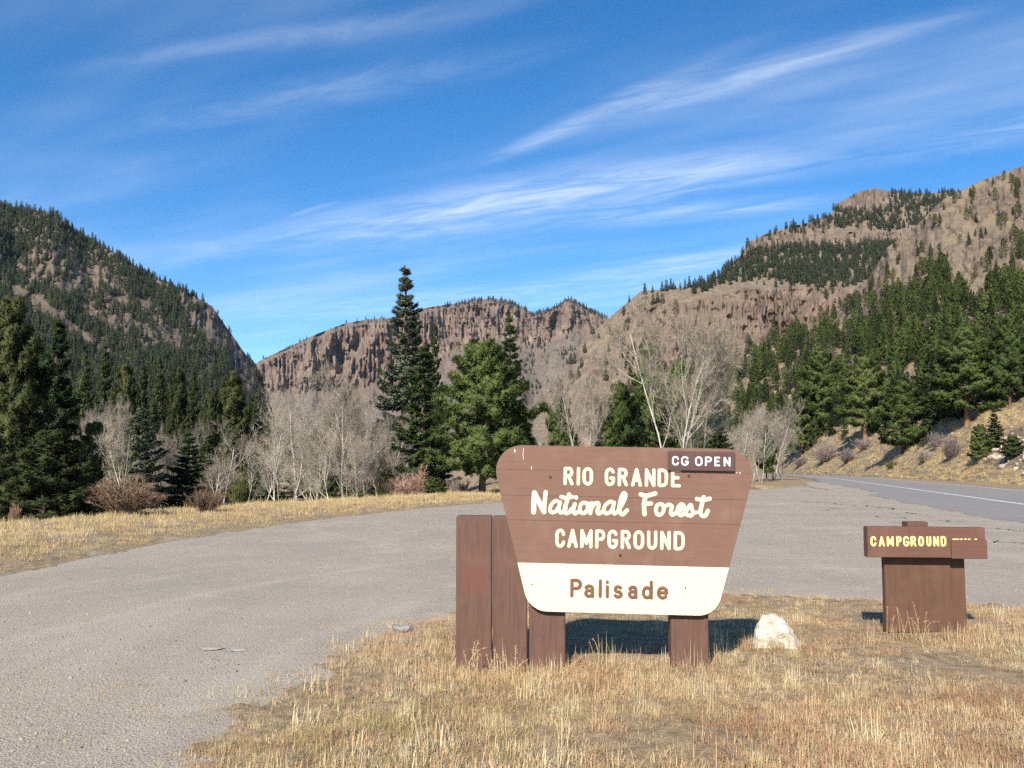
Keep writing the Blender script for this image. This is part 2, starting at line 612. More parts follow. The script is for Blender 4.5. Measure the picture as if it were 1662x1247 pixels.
# ------------------------------------------------------------------ ground, lot and road materials
def ground_material():
    m, t, b = material('dry_grass_earth', 0.95, 0.1)
    p = position(t)
    n1 = tnoise(t, p, 0.7, 6, 0.6)
    n2 = tnoise(t, p, 9, 6, 0.65)
    n3 = tnoise(t, p, 60, 4, 0.6)
    a = rampc(t, n2, [(0.28, (0.14, 0.10, 0.065)), (0.45, (0.26, 0.19, 0.115)), (0.6, (0.36, 0.27, 0.16)), (0.78, (0.45, 0.35, 0.215))])
    g = rampc(t, n3, [(0.3, (0.2, 0.18, 0.155)), (0.5, (0.31, 0.285, 0.25)), (0.72, (0.42, 0.385, 0.34))])
    c = mixc(t, mrange(t, n1, 0.56, 0.70, 0, 0.7), a, g)
    t.links.new(c, b.inputs['Base Color'])
    bump(t, b, n3, 0.7, 0.03)
    return m


def gravel_material():
    m, t, b = material('compacted_gravel', 0.92, 0.15)
    p = position(t)
    flow = mapping(t, p, (0.55, 0.12, 1), (0, 0, R(24)))
    n0 = tnoise(t, flow, 1.0, 4, 0.55, 0.6)
    n1 = tnoise(t, p, 0.35, 4)
    n2 = tnoise(t, p, 34, 3, 0.7)
    v = N(t, 'ShaderNodeTexVoronoi')
    v.inputs['Scale'].default_value = 62
    t.links.new(p, v.inputs['Vector'])
    stones = rampc(t, v.outputs['Color'], [(0.1, (0.19, 0.16, 0.128)), (0.45, (0.335, 0.283, 0.215)), (0.75, (0.42, 0.358, 0.27)), (0.97, (0.48, 0.415, 0.325))])
    fine = rampc(t, n2, [(0.3, (0.235, 0.198, 0.158)), (0.5, (0.375, 0.322, 0.252)), (0.7, (0.46, 0.40, 0.318))])
    c = mixc(t, 0.55, stones, fine)
    c = mixc(t, mrange(t, n0, 0.50, 0.72, 0, 0.55), c, (0.44, 0.375, 0.30))
    c = mixc(t, mrange(t, n1, 0.35, 0.62, 0.35, 0), c, (0.26, 0.225, 0.195))
    n4 = tnoise(t, p, 2.2, 4, 0.65)
    c = mixc(t, mrange(t, n4, 0.58, 0.74, 0, 0.3), c, (0.29, 0.225, 0.175))
    c = mixc(t, mrange(t, n4, 0.44, 0.32, 0, 0.35), c, (0.46, 0.405, 0.33))
    # tyre tracks: pale dust in long arcs
    for cx_, cy_, rad, wd, st in ((9.0, 30.0, 13.2, 0.22, 0.5), (9.0, 30.0, 14.9, 0.22, 0.45), (14.0, 6.0, 19.0, 0.3, 0.5), (14.0, 6.0, 20.8, 0.3, 0.5), (22.0, 4.0, 24.4, 0.35, 0.4), (22.0, 4.0, 29.6, 0.3, 0.4)):
        d = N(t, 'ShaderNodeVectorMath', operation='DISTANCE')
        t.links.new(p, d.inputs[0])
        d.inputs[1].default_value = (cx_, cy_, 0)
        off = wnode('ABSOLUTE', wnode('SUBTRACT', wnode('ADD', d.outputs['Value'], wnode('MULTIPLY', n1, 0.9, tree=t), tree=t), rad + 0.45, tree=t), tree=t)
        k = wnode('MULTIPLY', mrange(t, off, 0.0, wd * 0.8, st * 0.55, 0.0), mrange(t, n0, 0.35, 0.6), tree=t)
        c = mixc(t, k, c, (0.50, 0.425, 0.34))
    t.links.new(c, b.inputs['Base Color'])
    h = N(t, 'ShaderNodeMath', operation='SUBTRACT')
    t.links.new(n2, h.inputs[0])
    t.links.new(v.outputs['Distance'], h.inputs[1])
    bump(t, b, h.outputs[0], 0.7, 0.010)
    return m


def asphalt_material():
    m, t, b = material('worn_asphalt', 0.85, 0.25)
    p = position(t)
    along = mapping(t, p, (1.1, 0.03, 1), (0, 0, R(14.4)))
    n0 = tnoise(t, along, 1.0, 4, 0.5)
    n1 = tnoise(t, p, 55, 4, 0.7)
    n2 = tnoise(t, p, 0.6, 5, 0.6)
    c = rampc(t, n1, [(0.3, (0.165, 0.152, 0.138)), (0.5, (0.235, 0.217, 0.198)), (0.72, (0.31, 0.288, 0.262))])
    c = mixc(t, mrange(t, n0, 0.4, 0.65, 0, 0.5), c, (0.275, 0.255, 0.232))
    c = mixc(t, mrange(t, n2, 0.5, 0.75, 0, 0.4), c, (0.30, 0.28, 0.255))
    t.links.new(c, b.inputs['Base Color'])
    bump(t, b, n1, 0.5, 0.006)
    return m


M['ground'], M['gravel'], M['asphalt'] = ground_material(), gravel_material(), asphalt_material()
M['whiteline'] = simple('worn_white_road_paint', [(0.28, (0.42, 0.41, 0.39)), (0.42, (0.74, 0.73, 0.70)), (0.7, (0.82, 0.81, 0.78))], 9, 0.7, coord='pos', bmp=0)
M['yellowline'] = simple('worn_yellow_road_paint', [(0.35, (0.26, 0.235, 0.19)), (0.55, (0.45, 0.34, 0.12)), (0.75, (0.58, 0.42, 0.12))], 6, 0.7, coord='pos', bmp=0)
M['tar'] = simple('tar_seam', [(0.3, (0.05, 0.047, 0.044)), (0.7, (0.13, 0.12, 0.11))], 20, 0.7, coord='pos', bmp=0.3)

# the earth: one sheet from the viewer's feet to the horizon, all round
fa = np.radians(np.concatenate([np.linspace(-180, -46, 90, endpoint=False), np.linspace(-46, 46, 860), np.linspace(46, 180, 90)[1:]]))
fr = np.concatenate([[0.3, 1.0, 2.0, 3.0], np.geomspace(4.0, 16, 130), np.geomspace(16, 140, 150)[1:], np.geomspace(140, 7000, 46)[1:]])
A_, R_ = np.meshgrid(fa, fr, indexing='ij')
gx, gy = np.sin(A_) * R_, np.cos(A_) * R_
gz = ground_h(gx, gy)
na, nr = gx.shape
ii, jj = np.meshgrid(np.arange(na - 1), np.arange(nr - 1), indexing='ij')
GF = np.stack([ii * nr + jj, (ii + 1) * nr + jj, (ii + 1) * nr + jj + 1, ii * nr + jj + 1], -1).reshape(-1, 4)[:, ::-1]
obj('ground', mesh('ground', np.stack([gx, gy, gz], -1).reshape(-1, 3), GF, [M['ground']], True), kind='structure', label='earth with dry grass and bare gravelly patches')


def strip(a, b, z, n=1):
    """sheet between two lines of equal length"""
    a, b = np.asarray(a), np.asarray(b)
    V = np.concatenate([np.column_stack([a, np.full(len(a), z)]), np.column_stack([b, np.full(len(b), z)])])
    i = np.arange(len(a) - 1)
    k = len(a)
    return V, np.stack([i, i + k, i + k + 1, i + 1], 1)


def flat_poly(poly, z):
    from mathutils.geometry import tessellate_polygon
    tri = tessellate_polygon([[Vector((x, y, 0)) for x, y in poly]])
    return np.array([(x, y, z) for x, y in poly]), np.array([t[::-1] for t in tri])


def face_up(V, F):
    V = np.asarray(V)
    n = np.cross(V[F[:, 1]] - V[F[:, 0]], V[F[:, 2]] - V[F[:, 0]])
    F = F.copy()
    F[n[:, 2] < 0] = F[n[:, 2] < 0][:, ::-1]
    return F


V, F = flat_poly(LOT, 0.0)
obj('gravel_lot', mesh('gravel_lot', V, face_up(V, F), [M['gravel']]), kind='structure', label='grey compacted gravel pull-out behind the sign')

# asphalt: its near side breaks off raggedly into the gravel
sl = np.array(road_side(-4.2))
dense = np.concatenate([np.linspace(sl[i], sl[i + 1], 12, endpoint=False) for i in range(len(sl) - 1)])
nrm = np.array([-ROAD_DIR[1], ROAD_DIR[0]])
s_ = np.arange(len(dense)) * 4 / 12
rag = 1.3 * fbm(s_ * 0.16, 0 * s_, 4, 31) + 0.3 * fbm(s_ * 1.6, 0 * s_, 3, 32)
inner = dense + nrm * rag[:, None]
fl = np.array(road_side(7.2))
outer = np.concatenate([np.linspace(fl[i], fl[i + 1], 12, endpoint=False) for i in range(len(fl) - 1)])
outer = outer - nrm * (0.12 * fbm(s_ * 1.2, 0 * s_, 3, 33))[:, None]
V, F = strip(inner, outer, 0.006)
road = obj('road', mesh('road', V, face_up(V, F), [M['asphalt']]), kind='structure', label='two-lane asphalt road running past the pull-out')
for nm, o0, o1, mt in (('edge_line', -0.09, 0.09, 'whiteline'), ('edge_line', 6.55, 6.68, 'whiteline'), ('centre_line', 3.22, 3.33, 'yellowline'), ('centre_line', 3.44, 3.55, 'yellowline')):
    V, F = strip(road_side(o0), road_side(o1), 0.0105)
    obj(nm, mesh(nm, V, face_up(V, F), [M[mt]]), parent=road)

# tar seams and broken asphalt lips where the shoulder meets the gravel
tr = np.random.default_rng(5)
SEAMS = [(1290, 787, 1360, 797), (1300, 796, 1330, 798), (1350, 793, 1384, 795), (1293, 814, 1330, 816), (1320, 815, 1400, 822), (1352, 825, 1372, 827), (1372, 833, 1386, 834), (1395, 820, 1460, 828), (1420, 838, 1470, 842), (1460, 832, 1505, 836), (1440, 848, 1480, 850), (1515, 845, 1562, 848), (1600, 858, 1662, 863), (1606, 878, 1660, 884), (1650, 862, 1700, 866), (1330, 828, 1345, 829)]
for x0, y0, x1, y1 in SEAMS:
    a, b = on_ground(x0, y0), on_ground(x1, y1)
    n = 26
    s = np.linspace(0, 1, n)
    c = a + (b - a) * s[:, None]
    d = (b - a) / np.linalg.norm(b - a)
    pn = np.array([-d[1], d[0]])
    sd_ = tr.integers(1000)
    c = c + pn * (0.45 * fbm(s * 3, 0 * s, 4, sd_))[:, None]
    w = (0.015 + 0.055 * vnoise(s * 9, 0 * s, sd_ + 1)) * np.sin(np.pi * s) ** 0.4
    V, F = strip(c - pn * w[:, None], c + pn * w[:, None], 0.013)
    obj('tar_seam', mesh('tar_seam', V, face_up(V, F), [M['tar']]), parent=road)


# ------------------------------------------------------------------ mountains
def hill(name, cols, rows, nx, mat, label, relief, cliff, rockf, kind='structure', seed=1, back=1.25, warp=0.0, foot=None, crag=1.0):
    """cols: (azimuth px, [(height px, distance) ...]) from foot to crest; interpolated, then given relief towards and away from the viewer"""
    xs = np.array([c[0] for c in cols], float)
    K = len(cols[0][1])
    X = np.linspace(xs[0], xs[-1], nx)
    py = np.stack([np.interp(X, xs, [c[1][k][0] for c in cols]) for k in range(K)], 1)
    Y = np.stack([np.interp(X, xs, [math.log(c[1][k][1]) for c in cols]) for k in range(K)], 1)
    t = np.concatenate([np.linspace(k, k + 1, rows[k], endpoint=False) for k in range(K - 1)] + [[K - 1]])
    k0 = np.minimum(t.astype(int), K - 2)
    f = t - k0
    PY = py[:, k0] * (1 - f) + py[:, k0 + 1] * f
    YY = np.exp(Y[:, k0] * (1 - f) + Y[:, k0 + 1] * f)
    PX = np.repeat(X[:, None], len(t), 1)
    T = np.repeat(t[None], nx, 0)
    edge = sstep(0, 0.5, T) if foot is None else sstep(*foot, T)                                  # foot stays put
    crest = sstep(K - 1, K - 1.25, T)
    PY = PY - edge * (1.0 - 0.0 * crest) * warp * fbm(PX / 40, PY / 40, 4, seed + 9)
    a1, s1, a2, s2, a3, s3 = relief
    rel = a1 * fbm(PX / s1, PY / s1 * 0.6, 3, seed) + a2 * fbm(PX / s2, PY / s2 * 0.7, 4, seed + 20) + a3 * fbm(PX / s3, PY / s3, 3, seed + 40)
    cf = cliff(PX, PY, T)
    col_n = np.abs(fbm(PX / 26 + 0.4 * fbm(PX / 60, PY / 30, 2, seed + 5), PY / 170, 4, seed + 60, 0.6))
    rib = np.abs(fbm(PX / 7, PY / 60, 3, seed + 70, 0.6))
    ledge = fbm(PX / 90, PY / 7, 3, seed + 80)
    rel = rel + cf * crag * (0.055 * (col_n - 0.25) + 0.030 * (rib - 0.2) + 0.003 * ledge)
    YY = YY * (1 + edge * rel)
    P = at(PX, PY, YY)
    P[..., 2] = np.where(T < 0.01, np.minimum(P[..., 2], -0.5), P[..., 2])
    # the far side falls away behind the crest
    crest_p = P[:, -1]
    b1 = EYE + (crest_p - EYE) * np.array([back, back, 1]) * 1.0
    b1[:, 2] = crest_p[:, 2] * 0.8 - 5
    b2 = EYE + (crest_p - EYE) * np.array([back * 1.3, back * 1.3, 1])
    b2[:, 2] = -20
    G = np.concatenate([P, b1[:, None], b2[:, None]], 1)
    n, m = G.shape[:2]
    i, j = np.meshgrid(np.arange(n - 1), np.arange(m - 1), indexing='ij')
    Fq = np.stack([i * m + j, (i + 1) * m + j, (i + 1) * m + j + 1, i * m + j + 1], -1).reshape(-1, 4)
    # slope decides rock
    du, dv = np.gradient(P, axis=0), np.gradient(P, axis=1)
    nr_ = np.cross(du, dv)
    nz = np.abs(nr_[..., 2]) / (np.linalg.norm(nr_, axis=-1) + 1e-9)
    rock = rockf(PX, PY, nz, cf, P)
    rock = np.concatenate([rock, rock[:, -1:], rock[:, -1:]], 1)
    o = obj(name, mesh(name, G.reshape(-1, 3), Fq, [mat], True, {'rock': rock.ravel()}), kind=kind, label=label)
    return dict(P=P, PX=PX, PY=PY, Y=YY, nz=nz, cf=cf, o=o)


def rock_by_slope(a, b, nse):
    return lambda X, Y, nz, cf, P: np.clip(sstep(a, b, nz + nse * fbm(X / 14, Y / 9, 4, 91)) + 0.9 * cf, 0, 1)


# far palisade ridge across the head of the valley
B_ridge = [(340, 632), (400, 600), (425, 584), (470, 562), (520, 540), (560, 525), (600, 518), (640, 516), (690, 500), (740, 492), (775, 487), (800, 484), (830, 490), (868, 509), (893, 502), (925, 484), (950, 498), (990, 521), (1040, 560), (1150, 640)]
Bc = []
for x, y in B_ridge:
    ch = np.interp(x, [400, 470, 560, 640, 700, 800, 870, 925, 990], [40, 70, 110, 105, 80, 60, 45, 50, 30])
    Bc.append((x, [(752, 2300), (700, 2600), (min(y + ch + 60, 690), 3100), (y + ch, 3650), (y + 7, 3850), (y, 4000)]))
HB = hill('far_mountain', Bc, [6, 26, 40, 70, 10], 620, M['rock_far'], 'distant mountain with vertical reddish palisade cliffs',
          (0.05, 150, 0.035, 38, 0.010, 9),
          lambda X, Y, T: sstep(2.7, 3.1, T) * 0.9 * sstep(5.0, 4.9, T) + 0.35 * sstep(1.6, 2.6, T) * sstep(3.1, 2.6, T) * sstep(-0.1, 0.3, fbm(X / 50, Y / 60, 3, 3)),
          rock_by_slope(0.75, 0.45, 0.25), seed=3, warp=2.0, crag=1.3)

# left mountain
A_ridge = [(-420, 330), (-200, 300), (-60, 318), (0, 327), (80, 340), (150, 385), (230, 432), (300, 468), (345, 492), (372, 532), (400, 573), (422, 608), (433, 640), (446, 690), (480, 735)]
Ac = []
for x, y in A_ridge:
    y = y + 5
    yb = 748
    q = lambda f: yb + (y - yb) * f
    Ac.append((x, [(yb, 420), (q(0.14), 560), (q(0.35), 850), (q(0.62), 1200), (q(0.86), 1480), (y, 1650)]))
HA = hill('left_mountain', Ac, [10, 34, 50, 50, 20], 520, M['rock_left'], 'steep forested mountain rising at the left',
          (0.07, 170, 0.045, 45, 0.014, 11),
          lambda X, Y, T: 0.9 * inpoly(X, Y, [(288, 470), (350, 482), (385, 526), (450, 650), (425, 668), (395, 640), (372, 590), (340, 566), (300, 520)]) * sstep(-0.5, -0.1, fbm(X / 25, Y / 25, 3, 8)),
          rock_by_slope(0.8, 0.5, 0.35), seed=13, warp=3.0, crag=1.5)

# terraced mesa at right, behind the near hill
Cc = [
    (850, [(748, 720), (735, 760), (722, 790), (712, 820), (705, 850), (700, 880)]),
    (900, [(748, 720), (715, 780), (690, 830), (665, 900), (650, 930), (640, 960)]),
    (940, [(748, 720), (700, 780), (650, 850), (600, 920), (575, 960), (562, 990)]),
    (965, [(748, 720), (690, 780), (625, 860), (560, 960), (545, 985), (537, 1010)]),
    (1000, [(748, 720), (680, 780), (600, 900), (535, 985), (512, 1010), (505, 1030)]),
    (1040, [(748, 720), (680, 780), (590, 900), (505, 1000), (482, 1020), (474, 1050)]),
    (1090, [(748, 720), (670, 790), (580, 920), (495, 1000), (476, 1020), (468, 1060)]),
    (1140, [(748, 720), (660, 790), (575, 920), (485, 1000), (471, 1040), (464, 1090)]),
    (1165, [(748, 720), (655, 790), (570, 920), (480, 1000), (462, 1060), (449, 1150)]),
    (1200, [(748, 720), (650, 790), (565, 920), (472, 1000), (440, 1180), (418, 1260)]),
    (1215, [(748, 720), (650, 790), (563, 920), (470, 1005), (418, 1240), (393, 1290)]),
    (1240, [(748, 720), (645, 790), (560, 920), (468, 1005), (406, 1330), (381, 1380)]),
    (1300, [(748, 720), (640, 790), (550, 920), (468, 1005), (400, 1380), (364, 1440)]),
    (1348, [(748, 720), (640, 790), (540, 920), (468, 1005), (398, 1420), (349, 1640)]),
    (1358, [(748, 720), (640, 790), (540, 920), (468, 1005), (397, 1420), (330, 1720)]),
    (1390, [(748, 720), (640, 790), (540, 920), (468, 1010), (396, 1430), (313, 1760)]),
    (1420, [(748, 720), (640, 790), (540, 920), (466, 1020), (396, 1440), (306, 1780)]),
    (1450, [(748, 720), (640, 790), (540, 920), (464, 1030), (394, 1450), (311, 1790)]),
    (1490, [(748, 720), (640, 790), (540, 920), (460, 1040), (390, 1460), (314, 1790)]),
    (1545, [(748, 720), (640, 790), (540, 920), (455, 1050), (380, 1480), (312, 1800)]),
    (1700, [(748, 720), (640, 790), (540, 920), (440, 1080), (370, 1500), (300, 1820)]),
    (2050, [(748, 720), (640, 790), (540, 920), (440, 1080), (370, 1500), (290, 1820)]),
]


def c_cliff(X, Y, T):
    low = sstep(1.75, 2.1, T) * sstep(3.06, 2.97, T) * sstep(905, 1000, X) * 1.0
    dome = inpoly(X, Y, [(1350, 349), (1354, 300), (1455, 296), (1452, 330), (1435, 345)]) * 0.8
    top = sstep(4.25, 4.45, T) * sstep(5.02, 4.9, T) * sstep(1205, 1225, X) * sstep(1352, 1335, X) * 0.7
    band = inpoly(X, Y, [(1225, 402), (1235, 386), (1300, 382), (1380, 378), (1460, 378), (1455, 393), (1380, 397), (1300, 398)]) * 0.5
    return np.maximum.reduce([low, dome, top, band]) * sstep(-0.6, -0.1, fbm(X / 45, Y / 30, 3, 78))


HC = hill('mesa_mountain', Cc, [6, 22, 60, 40, 44], 760, M['rock_mid'], 'terraced rocky mesa with forest benches at the right',
          (0.03, 140, 0.02, 34, 0.008, 8), c_cliff, rock_by_slope(0.95, 0.6, 0.4), seed=23, warp=2.0)

# near hill: rises from the far side of the road
Dc = [
    (1060, [(764, 440), (757, 446), (750, 452), (742, 458), (730, 465), (718, 472), (706, 480)]),
    (1159, [(766, 390), (757, 397), (748, 404), (725, 418), (690, 440), (645, 475), (606, 520)]),
    (1258, [(768, 285), (757, 294), (745, 306), (715, 326), (650, 380), (590, 460), (551, 570)]),
    (1319, [(770, 232), (756, 242), (738, 258), (708, 280), (630, 350), (570, 460), (526, 640)]),
    (1345, [(771, 214), (757, 224), (738, 240), (706, 262), (626, 335), (560, 460), (517, 655)]),
    (1372, [(772, 198), (757, 208), (738, 224), (704, 248), (622, 318), (548, 455), (487, 690)]),
    (1412, [(774, 172), (758, 182), (738, 198), (702, 222), (618, 295), (525, 450), (448, 720)]),
    (1440, [(776, 158), (760, 167), (738, 182), (700, 206), (616, 278), (508, 445), (402, 760)]),
    (1482, [(778, 137), (762, 145), (738, 158), (698, 180), (612, 252), (480, 440), (372, 780)]),
    (1530, [(782, 118), (765, 125), (737, 138), (695, 158), (607, 230), (460, 435), (325, 800)]),
    (1600, [(788, 98), (768, 104), (736, 114), (690, 132), (600, 200), (440, 430), (290, 820)]),
    (1662, [(793, 86), (770, 92), (735, 101), (690, 116), (600, 180), (430, 420), (268, 830)]),
    (1800, [(806, 67), (778, 72), (735, 81), (690, 94), (600, 150), (420, 400), (235, 840)]),
    (2100, [(848, 45), (805, 49), (750, 56), (690, 68), (600, 120), (420, 360), (210, 830)]),
]
HD = hill('near_hill', Dc, [12, 20, 36, 70, 90, 80], 640, M['rock_near'], 'rocky hillside with dry grass rising beyond the road',
          (0.06, 160, 0.05, 40, 0.026, 11),
          lambda X, Y, T: sstep(3.9, 4.8, T) * 0.85 * sstep(-0.25, 0.25, fbm(X / 45 + Y / 60, Y / 40 - X / 90, 4, 58)) * sstep(1230, 1380, X),
          lambda X, Y, nz, cf, P: np.clip(sstep(0.95, 0.6, nz + 0.45 * fbm(X / 14, Y / 9, 4, 91)) * sstep(640, 540, Y) + cf + 0.9 * inpoly(X, Y, [(1580, 745), (1620, 700), (1700, 660), (1900, 660), (1900, 790), (1700, 780), (1640, 772)]), 0, 1),
          seed=33, warp=3.0, foot=(0.6, 4.2), crag=1.8)

# ------------------------------------------------------------------ plants
def blades(C, D, L, W, rg, tint, nrm=None):
    """one thin triangle per leaf or needle spray: base C, direction D, length L, width W; nrm is the way the spray faces"""
    n = len(C)
    r = rg.normal(size=(n, 3))
    p = np.cross(D, r)
    p /= np.linalg.norm(p, axis=1)[:, None] + 1e-9
    L, W = np.broadcast_to(L, n)[:, None], np.broadcast_to(W, n)[:, None]
    if nrm is not None:
        flip = np.sum(np.cross(p, D) * nrm, 1) < 0
        p[flip] *= -1
    V = np.stack([C - p * W / 2, C + p * W / 2, C + D * L], 1).reshape(-1, 3)
    if nrm is not None:
        return V, np.arange(3 * n).reshape(-1, 3), np.repeat(np.broadcast_to(tint, n), 3), np.repeat(unit(nrm), 3, 0)
    return V, np.arange(3 * n).reshape(-1, 3), np.repeat(np.broadcast_to(tint, n), 3)


def unit(v):
    return v / (np.linalg.norm(v, axis=-1, keepdims=True) + 1e-9)


def conifer(seed, H, Rad, base, kind, dens=1.0, fat=1.0):
    """returns (trunk V,F), (crown V,F,tint). kind: pine = rounded crown of needle clumps, spruce = tiers of drooping sprays"""
    rg = np.random.default_rng(seed)
    mb = MB()
    lean = rg.normal(0, 0.012, 2)
    zz = np.linspace(0, 1, 7)
    tp = np.stack([lean[0] * H * zz + 0.01 * H * np.sin(zz * 5 + seed), lean[1] * H * zz + 0.01 * H * np.cos(zz * 4 + seed) - 0.01 * H, H * zz - 0.25 * (zz == 0)], 1)
    tr = 0.017 * H * (1 - zz) ** 0.9 + 0.006 * H * (zz < 0.05) + 0.002 * H
    mb.tube(tp, tr, 7)
    axis = lambda z: np.stack([np.interp(z / H, zz, tp[:, 0]), np.interp(z / H, zz, tp[:, 1]), z], -1)
    Cs, Ds, Ls, Ws, Ts, Ns = [], [], [], [], [], []
    pine = kind == 'pine'
    levels = int((16 if pine else 22) * (H / 9) ** 0.35)
    for li in range(levels):
        t = (li + 0.5 * rg.random()) / levels
        z0 = (base + (0.985 - base) * t ** (0.92)) * H
        if pine:
            prof = (1 - t) ** 0.62 * min(1.0, 0.62 + 1.6 * t) * 1.05 + 0.05
            nb = 5 if t < 0.8 else 4
        else:
            prof = (1 - t) ** 0.9 * min(1, 0.8 + t) + 0.02
            nb = 7 if t < 0.6 else 5
        a0 = rg.random() * 6.28
        for b in range(nb):
            az = a0 + b * 6.283 / nb + rg.normal(0, 0.25)
            L = Rad * prof * rg.uniform(0.68, 1.18)
            if not pine and rg.random() < 0.12:
                L *= 0.55
            pit = R((rg.normal(14, 9) + 40 * t - 12 * (1 - t)) if pine else (rg.normal(-14, 6) + 55 * t ** 1.5))
            st = axis(z0 + rg.normal(0, 0.02) * H / levels * 8)
            d0 = np.array([math.cos(az) * math.cos(pit), math.sin(az) * math.cos(pit), math.sin(pit)])
            m = 6
            s = np.linspace(0, 1, m)
            curve = (0.16 if pine else (0.14 if t < 0.7 else 0.05)) * L * s ** 2.2 - (0 if pine else 0.06 * L * np.sin(s * 3.14))
            bp = st + d0 * (L * s)[:, None] + np.array([0, 0, 1.0]) * curve[:, None]
            mb.tube(bp[[0, 2, 5]], np.array([0.0085, 0.005, 0.002]) * (L + 0.5) * 1.6, 3)
            side = unit(np.cross(d0, [0, 0, 1.0]))
            if pine:
                nc = max(3, int(dens * (5 + 9 * L / 1.6)))
                f = rg.uniform(0.22, 1.03, nc) ** 0.8
                f[0] = 1.0
                cen = np.stack([np.interp(f, s, bp[:, k]) for k in range(3)], 1)
                cen += side * (rg.normal(0, 0.26, nc) * L * (1.15 - f))[:, None]
                cen[:, 2] += rg.normal(0.05, 0.07, nc) * L
                nn = 52
                C = np.repeat(cen, nn, 0)
                dd = unit(rg.normal(size=(nc * nn, 3)) + np.repeat(unit(cen - axis(cen[:, 2] - 0.35 * L)), nn, 0) * 0.75 + np.array([0, 0, 0.25]))
                rr = rg.uniform(0.0, 0.14, nc * nn)[:, None] * (H / 8) ** 0.5
                Cs.append(C + dd * rr)
                Ds.append(dd)
                co_ = cen - axis(cen[:, 2] - 0.1 * L)
                Ns.append(unit(dd * 0.75 + np.repeat(unit(co_), nn, 0) * 0.7 + np.array([0, 0, 0.35]) + rg.normal(0, 0.25, dd.shape)))
                Ls.append(rg.uniform(0.13, 0.27, nc * nn) * (H / 8) ** 0.5)
                Ws.append(rg.uniform(0.022, 0.048, nc * nn) * fat * (H / 8) ** 0.5)
                Ts.append(np.clip(np.repeat(rg.uniform(0.15, 0.85, nc), nn) + rg.normal(0, 0.16, nc * nn), 0, 1))
            else:
                ns = int(dens * (46 + 130 * L))
                f = rg.uniform(0.10, 1.02, ns) ** 0.75
                cen = np.stack([np.interp(f, s, bp[:, k]) for k in range(3)], 1)
                wid = (0.36 * L * (1.06 - f) + 0.06)
                lat = rg.uniform(-1, 1, ns)
                cen = cen + side * (lat * wid)[:, None] + d0 * (np.abs(lat) * wid * 0.4)[:, None]
                cen[:, 2] -= np.abs(lat) * wid * 0.25 + rg.exponential(0.05, ns) * L * 0.5
                dd = unit(d0 + side * (lat * 1.1)[:, None] + rg.normal(0, 0.42, (ns, 3)) + np.array([0, 0, -0.12]))
                Cs.append(cen)
                Ds.append(dd)
                Ns.append(unit(d0 * 0.6 + dd * 0.4 + np.array([0, 0, 0.75]) + rg.normal(0, 0.35, dd.shape)))
                Ls.append(rg.uniform(0.12, 0.27, ns) * (H / 10) ** 0.5)
                Ws.append(rg.uniform(0.04, 0.085, ns) * fat * (H / 10) ** 0.5)
                Ts.append(np.clip(rg.uniform(0.2, 0.8) + rg.normal(0, 0.2, ns), 0, 1))
    # leader
    nl = 60
    Cs.append(axis(H * rg.uniform(0.95, 1.0, nl)))
    Ds.append(unit(rg.normal(size=(nl, 3)) + np.array([0, 0, 1.3])))
    Ls.append(rg.uniform(0.1, 0.22, nl))
    Ws.append(np.full(nl, 0.04 * fat))
    Ts.append(rg.random(nl))
    Ns.append(Ds[-1])
    V, F, T, Nn = blades(np.concatenate(Cs), np.concatenate(Ds), np.concatenate(Ls), np.concatenate(Ws), rg, np.concatenate(Ts), np.concatenate(Ns))
    tv, tf = np.concatenate(mb.V), np.concatenate(mb.F[4])
    return (tv, tf), (V, F, T, Nn)


def far_conifer(seed, H, Rad, base=0.12, n=420, sharp=0.85):
    """light version for slopes seen from far off: same tiers, larger sprays"""
    rg = np.random.default_rng(seed)
    t = rg.random(n) ** 1.25
    z = (base + (1 - base) * t) * H
    az = rg.random(n) * 6.283
    tier = 0.75 + 0.35 * np.sin(t * 40 + 2 * np.sin(az * 2 + seed))
    r = Rad * ((1 - t) ** sharp * np.minimum(1, 0.55 + 2 * t * (sharp < 0.7) + (sharp >= 0.7)) + 0.03) * np.sqrt(rg.uniform(0.15, 1, n)) * tier
    r *= 0.75 + 0.5 * vnoise(az * 1.1 + seed, t * 5, seed)
    C = np.stack([np.cos(az) * r * 0.75, np.sin(az) * r * 0.75, z], 1)
    D = unit(np.stack([np.cos(az), np.sin(az), rg.normal(-0.1, 0.45, n) + 0.9 * t ** 2], 1) + rg.normal(0, 0.35, (n, 3)))
    nn_ = unit(np.stack([np.cos(az), np.sin(az), np.full(n, 0.55)], 1) + rg.normal(0, 0.3, (n, 3)))
    V, F, T, Nn = blades(C, D, rg.uniform(0.09, 0.17, n) * H * (1.1 - 0.6 * t), rg.uniform(0.035, 0.06, n) * H * (1.1 - 0.5 * t), rg, rg.random(n), nn_)
    mb = MB()
    mb.tube([(0, 0, -0.6), (0, 0, H * 0.5), (0, 0, H)], [0.016 * H, 0.01 * H, 0.002 * H], 4)
    tv, tf = np.concatenate(mb.V), mb.F[4][0]
    return (tv, tf), (V, F, T, Nn)


